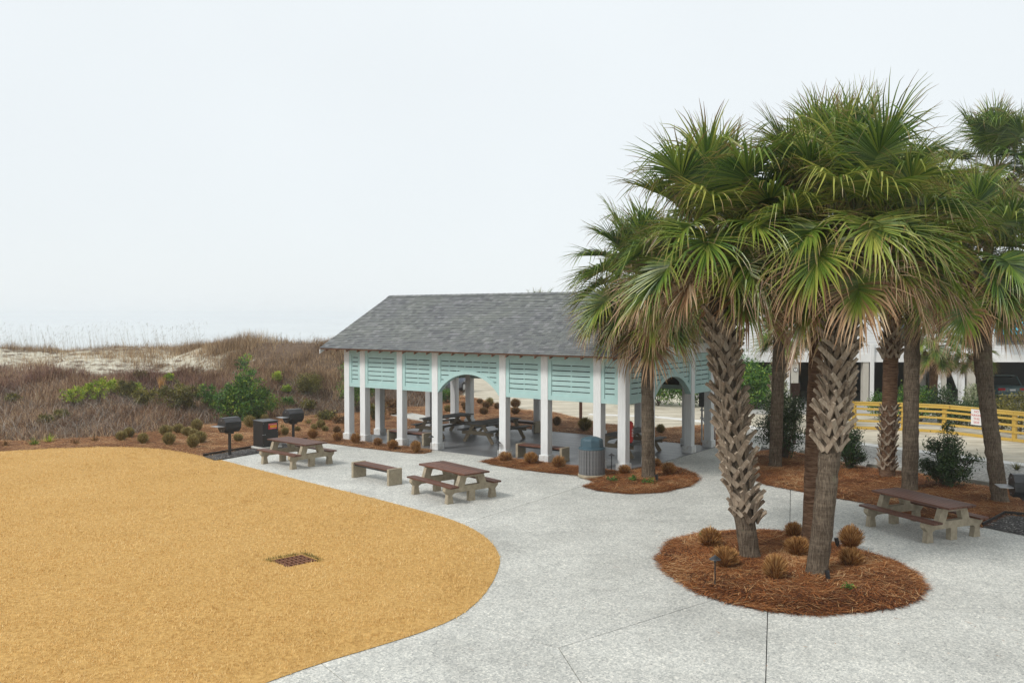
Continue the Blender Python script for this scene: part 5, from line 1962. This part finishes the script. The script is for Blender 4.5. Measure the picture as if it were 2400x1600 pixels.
# dark shrubs in the parking bed
p = gp(2219, 1142)
shrub((*p, .03), [E_(0, 0, .45, .62, .55, .42), E_(0, 0, 1.0, .42, .40, .5), E_(0, 0, 1.5, .17, .17, .32), E_(-.5, 0, 1.15, .25, .22, .2), E_(.6, 0, .75, .35, .3, .15), E_(-.55, 0, .6, .3, .3, .2)],
      8000, .09, 'leaf_dark', 'dark cone shaped shrub between the smooth and the leaning palm', 301, ncl=130, spread=.085, asp=.3, stems=40)
p = gp(1988, 1102)
shrub((*p, .03), [E_(0, 0, .5, .5, .5, .5), E_(.05, 0, 1.0, .33, .3, .4)], 5000, .09, 'leaf_dark', 'dark shrub just right of the front island palm', 302, ncl=90, spread=.09, asp=.3, stems=30)
p = gp(1838, 1078)
shrub((*p, .03), [E_(0, 0, .9, .78, .7, .85), E_(-.2, 0, 1.7, .6, .55, .6), E_(.35, 0, 1.6, .45, .45, .6), E_(-.6, 0, 1.1, .4, .4, .7)], 7500, .09, 'leaf_dark', 'big dark shrub between the leaning and the front island palms', 303, ncl=170, spread=.11, asp=.34, stems=30)
p = gp(1858, 1060)
shrub((p[0] + .3, p[1] + 2.2, 0), [E_(0, 0, 1.3, .55, .5, 1.2)], 2000, .10, 'leaf_pale', 'pale variegated shrub rising behind the brown sign board', 304, ncl=60, spread=.14)
# hedge beyond the lot
for k, (px_, Y, hh_, w) in enumerate(((1545, 48.5, 2.2, 1.5), (1610, 48.2, 2.4, 1.5), (1672, 47.6, 3.2, 1.4), (1722, 46.6, 3.0, 1.5), (1775, 45.8, 2.4, 1.4), (1480, 49.5, 1.9, 1.4))):
    x_ = (px_ - 1200) / CAM_F * Y
    lb = ['green hedge shrub seen through the end arch, left one', 'green hedge shrub seen through the end arch, right one', 'tall green hedge shrub right beside the pavilion end post', 'tall green hedge shrub behind the leaning island palm',
          'green hedge shrub behind the slim smooth palm', 'green hedge shrub mostly hidden by the corner palm trunk'][k]
    shrub((x_, Y, 0), [E_(0, 0, hh_ * .45, w, w * .8, hh_ * .45), E_(-.5, 0, hh_ * .75, w * .55, w * .5, hh_ * .28), E_(.6, 0, hh_ * .7, w * .5, w * .5, hh_ * .3)], 4200, .15, 'leaf_green' if k % 3 else 'leaf_green', lb, 320 + k, group='hedge beyond the sand lot', ncl=110, spread=.2)
# shrubs behind the fence
for k, (px_, Y, hh_, w, mt, lb) in enumerate(((2072, 41.5, 1.35, .7, 'leaf_green', 'green shrub behind the fence left of the rough palm'), (2118, 41, 1.75, .8, 'leaf_green', 'green shrub behind the fence right of the rough palm'), (2160, 40.5, 1.65, .8, 'leaf_green', 'green shrub behind the fence between the smooth palm and corner post'),
                                              (2205, 40.0, 1.75, .75, 'leaf_dark', 'dark shrub behind the fence corner post'), (2250, 39, 1.05, .8, 'leaf_dark', 'low dark shrub behind the fence near the sign'), (2284, 39.5, 2.0, .4, 'leaf_pale', 'pale leafed shrub rising above the no parking sign'),
                                              (2312, 38, 1.5, .7, 'leaf_dark', 'dark shrub behind the leaning palm trunk'), (2348, 37.2, 1.6, .8, 'leaf_olive', 'yellow-green shrub under the parked car'), (2395, 36.4, 1.75, .9, 'leaf_olive', 'yellow-green shrub at the right edge behind the fence'), (2440, 35.4, 1.7, .9, 'leaf_olive', 'yellow-green shrub beyond the right edge of the fence'))):
    x_ = (px_ - 1200) / CAM_F * Y
    shrub((x_, Y, 0), [E_(0, 0, hh_ * .48, w, w * .7, hh_ * .46), E_(.2, 0, hh_ * .7, w * .6, w * .5, hh_ * .3)], 2400, .11, mt, lb, 340 + k, group='shrubs behind the fence', ncl=80, spread=.13)


# ================================================================== TRIMMED GRASS CLUMPS
def clump_mesh(seed, mat, n=1100):
    """clipped ball: blades fan from a narrow base and all end on a rounded surface, unit width"""
    r = np.random.default_rng(seed)
    az = r.uniform(0, math.tau, n)
    th = np.arccos(1 - r.random(n) * 1.45)
    R_ = .50 * r.uniform(.80, 1.05, n) * (1 + .06 * np.sin(az * 3 + seed) + .05 * np.sin(az * 5 + seed * 2))
    base = np.column_stack([np.cos(az) * r.uniform(0, .13, n), np.sin(az) * r.uniform(0, .13, n), np.full(n, -.06)])
    tip = np.column_stack([R_ * np.sin(th) * np.cos(az + r.normal(0, .12, n)), R_ * np.sin(th) * np.sin(az + r.normal(0, .12, n)), .40 + R_ * np.cos(th) * .92])
    mid = base * .25 + tip * np.array([.42, .42, .62]) + np.array([0, 0, .05])
    tw = r.uniform(0, math.tau, n)
    S = np.column_stack([np.cos(tw), np.sin(tw), np.zeros(n)])
    V = np.zeros((n, 8, 3))
    for k, (t, w) in enumerate(((0, .012), (.4, .013), (.75, .011), (1, .006))):
        P = base * (1 - t) ** 2 + 2 * t * (1 - t) * mid + t * t * tip
        V[:, 2 * k], V[:, 2 * k + 1] = P - S * w, P + S * w
    bi = (np.arange(n) * 8)[:, None]
    F = np.concatenate([bi + np.array([[2 * k, 2 * k + 1, 2 * k + 3, 2 * k + 2]]) for k in range(3)])
    rn = np.clip(r.random(n) * .9 + .05, 0, 1)
    return arr_mesh('grass_clump', V.reshape(-1, 3), F, MT[mat], {'rnd': np.repeat(rn, 8)})


CL = {m: [clump_mesh(500 + i, m) for i in range(4)] for m in ('clump_rust', 'clump_olive', 'clump_brown')}
isl = 'round clipped grass clump '
clumps = [
    # px, py, px width, material, label
    (1664, 1291, 54, 'clump_rust', 'rust grass clump left of the leaning island palm, rear one'), (1699, 1340, 65, 'clump_rust', 'rust grass clump behind the island path light'), (1817, 1369, 62, 'clump_rust', 'rust grass clump at the front centre of the island'),
    (1868, 1312, 54, 'clump_rust', 'rust grass clump between the two thick island palms'), (1860, 1266, 44, 'clump_rust', 'rust grass clump at the rear rim of the island'), (1994, 1293, 55, 'clump_rust', 'rust grass clump behind the right uplight on the island'), (1994, 1337, 55, 'clump_rust', 'rust grass clump right of the front island palm, nearer one'),
    (792, 1035, 24, 'clump_rust', 'rust grass clump at the foot of the first pavilion post'), (834, 1041, 25, 'clump_rust', 'rust grass clump before the second pavilion post'), (885, 1046, 23, 'clump_rust', 'rust grass clump between the second and third posts'), (921, 1054, 25, 'clump_rust', 'rust grass clump before the third pavilion post'), (974, 1061, 27, 'clump_rust', 'rust grass clump before the bench by the arch'),
    (1184, 1085, 31, 'clump_rust', 'rust grass clump at the right post of the front arch'), (1245, 1091, 33, 'clump_rust', 'rust grass clump before the pavilion bench'), (1309, 1101, 32, 'clump_rust', 'rust grass clump left of the litter bin'), (1464, 1115, 31, 'clump_rust', 'rust grass clump before the pavilion corner post'), (1539, 1097, 22, 'clump_rust', 'rust grass clump behind the corner palm trunk'), (1567, 1116, 32, 'clump_rust', 'rust grass clump right of the corner palm'),
    (285, 1035, 30, 'clump_olive', 'olive grass clump at the lawn edge, leftmost round one'), (303, 1027, 25, 'clump_olive', 'olive grass clump tucked behind the leftmost round one'), (335, 1041, 27, 'clump_olive', 'olive grass clump standing alone at the lawn edge'), (389, 1023, 33, 'clump_olive', 'olive grass clump behind the lawn edge, left of the cluster'), (396, 1044, 30, 'clump_olive', 'olive grass clump in front, left of the cluster'),
    (418, 1017, 25, 'clump_olive', 'olive grass clump at the rear left of the cluster'), (439, 1023, 27, 'clump_olive', 'olive grass clump in the middle of the cluster'), (461, 1013, 30, 'clump_olive', 'olive grass clump at the rear right of the cluster'), (454, 1025, 22, 'clump_olive', 'small olive grass clump inside the cluster'), (469, 1040, 34, 'clump_olive', 'large olive grass clump at the right of the cluster'), (452, 1051, 32, 'clump_olive', 'olive grass clump nearest the lawn in the cluster'),
    (525, 987, 22, 'clump_olive', 'olive grass clump below the large shrub, left one'), (558, 1036, 22, 'clump_olive', 'olive grass clump behind the nearer grill post'), (585, 1003, 28, 'clump_olive', 'olive grass clump just above the coal bin'), (621, 990, 22, 'clump_olive', 'olive grass clump below the large shrub, right one'), (648, 1024, 20, 'clump_rust', 'rust grass clump right beside the coal bin'), (668, 1022, 20, 'clump_olive', 'olive grass clump left of the far grill post'),
    (697, 1013, 16, 'clump_olive', 'small olive clump right of the far grill post'), (733, 1029, 25, 'clump_rust', 'rust grass clump right of the far grill, front one'), (752, 1006, 22, 'clump_olive', 'olive grass clump right of the far grill, rear one'), (762, 1013, 18, 'clump_olive', 'small olive clump right of the rear one'), (736, 1011, 18, 'clump_olive', 'small olive clump behind the front rust clump'), (790, 1017, 18, 'clump_brown', 'brown grass clump behind the first pavilion post'),
    (1087, 955, 15, 'clump_brown', 'brown clump seen between the rear posts through the arch'), (1091, 964, 15, 'clump_brown', 'small brown clump low behind the left timber table'), (1050, 967, 18, 'clump_olive', 'olive clump low behind the arch post'), (1125, 948, 17, 'clump_brown', 'brown clump at the left of the row behind the arch'), (1148, 953, 21, 'clump_olive', 'olive clump at the rear of the row behind the arch'), (1139, 959, 20, 'clump_brown', 'brown clump in the middle of the row behind the arch'),
    (1134, 973, 22, 'clump_brown', 'brown clump in front of the row behind the arch'), (1165, 960, 16, 'clump_brown', 'brown clump left of the right arch post'), (1208, 957, 25, 'clump_brown', 'brown clump right of the arch post, rear one'), (1208, 972, 22, 'clump_brown', 'brown clump right of the arch post, front one'),
    (1305, 999, 22, 'clump_brown', 'brown clump behind the sixth pavilion post'), (1371, 1010, 36, 'clump_olive', 'spreading olive clump behind the litter bin'), (1548, 1016, 25, 'clump_olive', 'olive clump beyond the palm end of the floor'),
]
for k, (px_, py_, w_, mt, lb) in enumerate(clumps):
    p = Pg(px_, py_)
    sz = w_ / CAM_F * p.y / .92
    o = link('grass_clump', CL[mt][k % 4], None, p + Vector((0, 0, .07 if p.y < 22 else .035)), (0, 0, k * 1.3), (sz * (1 + .10 * math.sin(k * 2.7)), sz * (1 + .10 * math.cos(k * 1.9)), sz * (1 + .13 * math.sin(k * 4.1))))
    tag(o, lb, 'grass clump', 'clipped ornamental grass clumps')


# spiky low plants along the straw edge and small greens in the corner bed
def spiky_mesh(seed, mat, n=70):
    r = np.random.default_rng(seed)
    az = r.uniform(0, math.tau, n)
    V, F, idx = blades(np.cos(az) * .03, np.sin(az) * .03, np.full(n, -.02), r.uniform(.25, .48, n), .035, r.uniform(.15, 1.25, n), az, .3, None, 3)
    return arr_mesh('spiky_plant', V, F, MT[mat], {'rnd': r.random(n)[idx]})


for k, (px_, py_, w_, mt, lb) in enumerate(((12, 1047, 28, 'leaf_brown', 'brown spiky plant at the left picture edge'), (80, 1044, 32, 'leaf_green', 'dark green spiky plant in the straw strip'), (114, 1037, 32, 'leaf_lime', 'bright green spiky plant in the straw strip'),
                                            (177, 1042, 30, 'leaf_brown', 'rusty spiky plant right of the bright green one'), (223, 1035, 26, 'leaf_brown', 'rusty spiky plant furthest along the straw strip'), (724, 994, 26, 'leaf_olive', 'olive spiky plant right behind the far grill'),
                                            (662, 1004, 22, 'leaf_olive', 'olive spiky plant left of the far grill lid'), (820, 1005, 22, 'leaf_brown', 'brown spiky plant between the first two posts'), (2383, 1100, 30, 'leaf_olive', 'weedy green tuft on the gravel by the right grill'),
                                            (2215, 1215, 26, 'leaf_olive', 'faded green tuft on straw below the leaning palm'))):
    p = Pg(px_, py_)
    tag(link('spiky_plant', spiky_mesh(600 + k, mt), None, p, (0, 0, k), w_ / CAM_F * p.y / .62), lb, 'plant', 'spiky plants')
for k, (px_, py_, w_, lb) in enumerate(((1436, 1133, 26, 'small green ground plant right of the litter bin'), (1483, 1132, 20, 'small green ground plant left of the corner palm'), (1519, 1137, 36, 'green creeping plant at the foot of the corner palm'),
                                        (1648, 1268, 12, 'tiny green weed at the rear left island rim'), (1990, 1397, 16, 'tiny green weed in the front right island straw'))):
    p = Pg(px_, py_)
    w = w_ / CAM_F * p.y / 2
    shrub(p + Vector((0, 0, .04)), [E_(0, 0, .06, w, w * .8, .08)], 260, .05, 'leaf_green', lb, 700 + k, 'plant', 'ground_plant', 'small green ground plants', 20, .04, .5, 3)

# ================================================================== SEA FOG
HAZE = .0010
hz_m = bpy.data.materials.new('haze')
hz_m.use_nodes = True
hz_t = hz_m.node_tree
hz_t.nodes.clear()
ho_ = hz_t.nodes.new('ShaderNodeOutputMaterial')
pv = hz_t.nodes.new('ShaderNodeVolumePrincipled')
pv.inputs['Color'].default_value = (.97, .98, .99, 1)
pv.inputs['Density'].default_value = HAZE
pv.inputs['Anisotropy'].default_value = .8
hz_t.links.new(pv.outputs[0], ho_.inputs['Volume'])
hzo = MB().box(-6200, 6200, -400, 9200, -4.5, 12.5).obj('haze', hz_m)
hzo['kind'] = 'stuff'
hzo['label'] = 'pale sea fog hanging over the dunes and the shore'
hzo['category'] = 'haze'
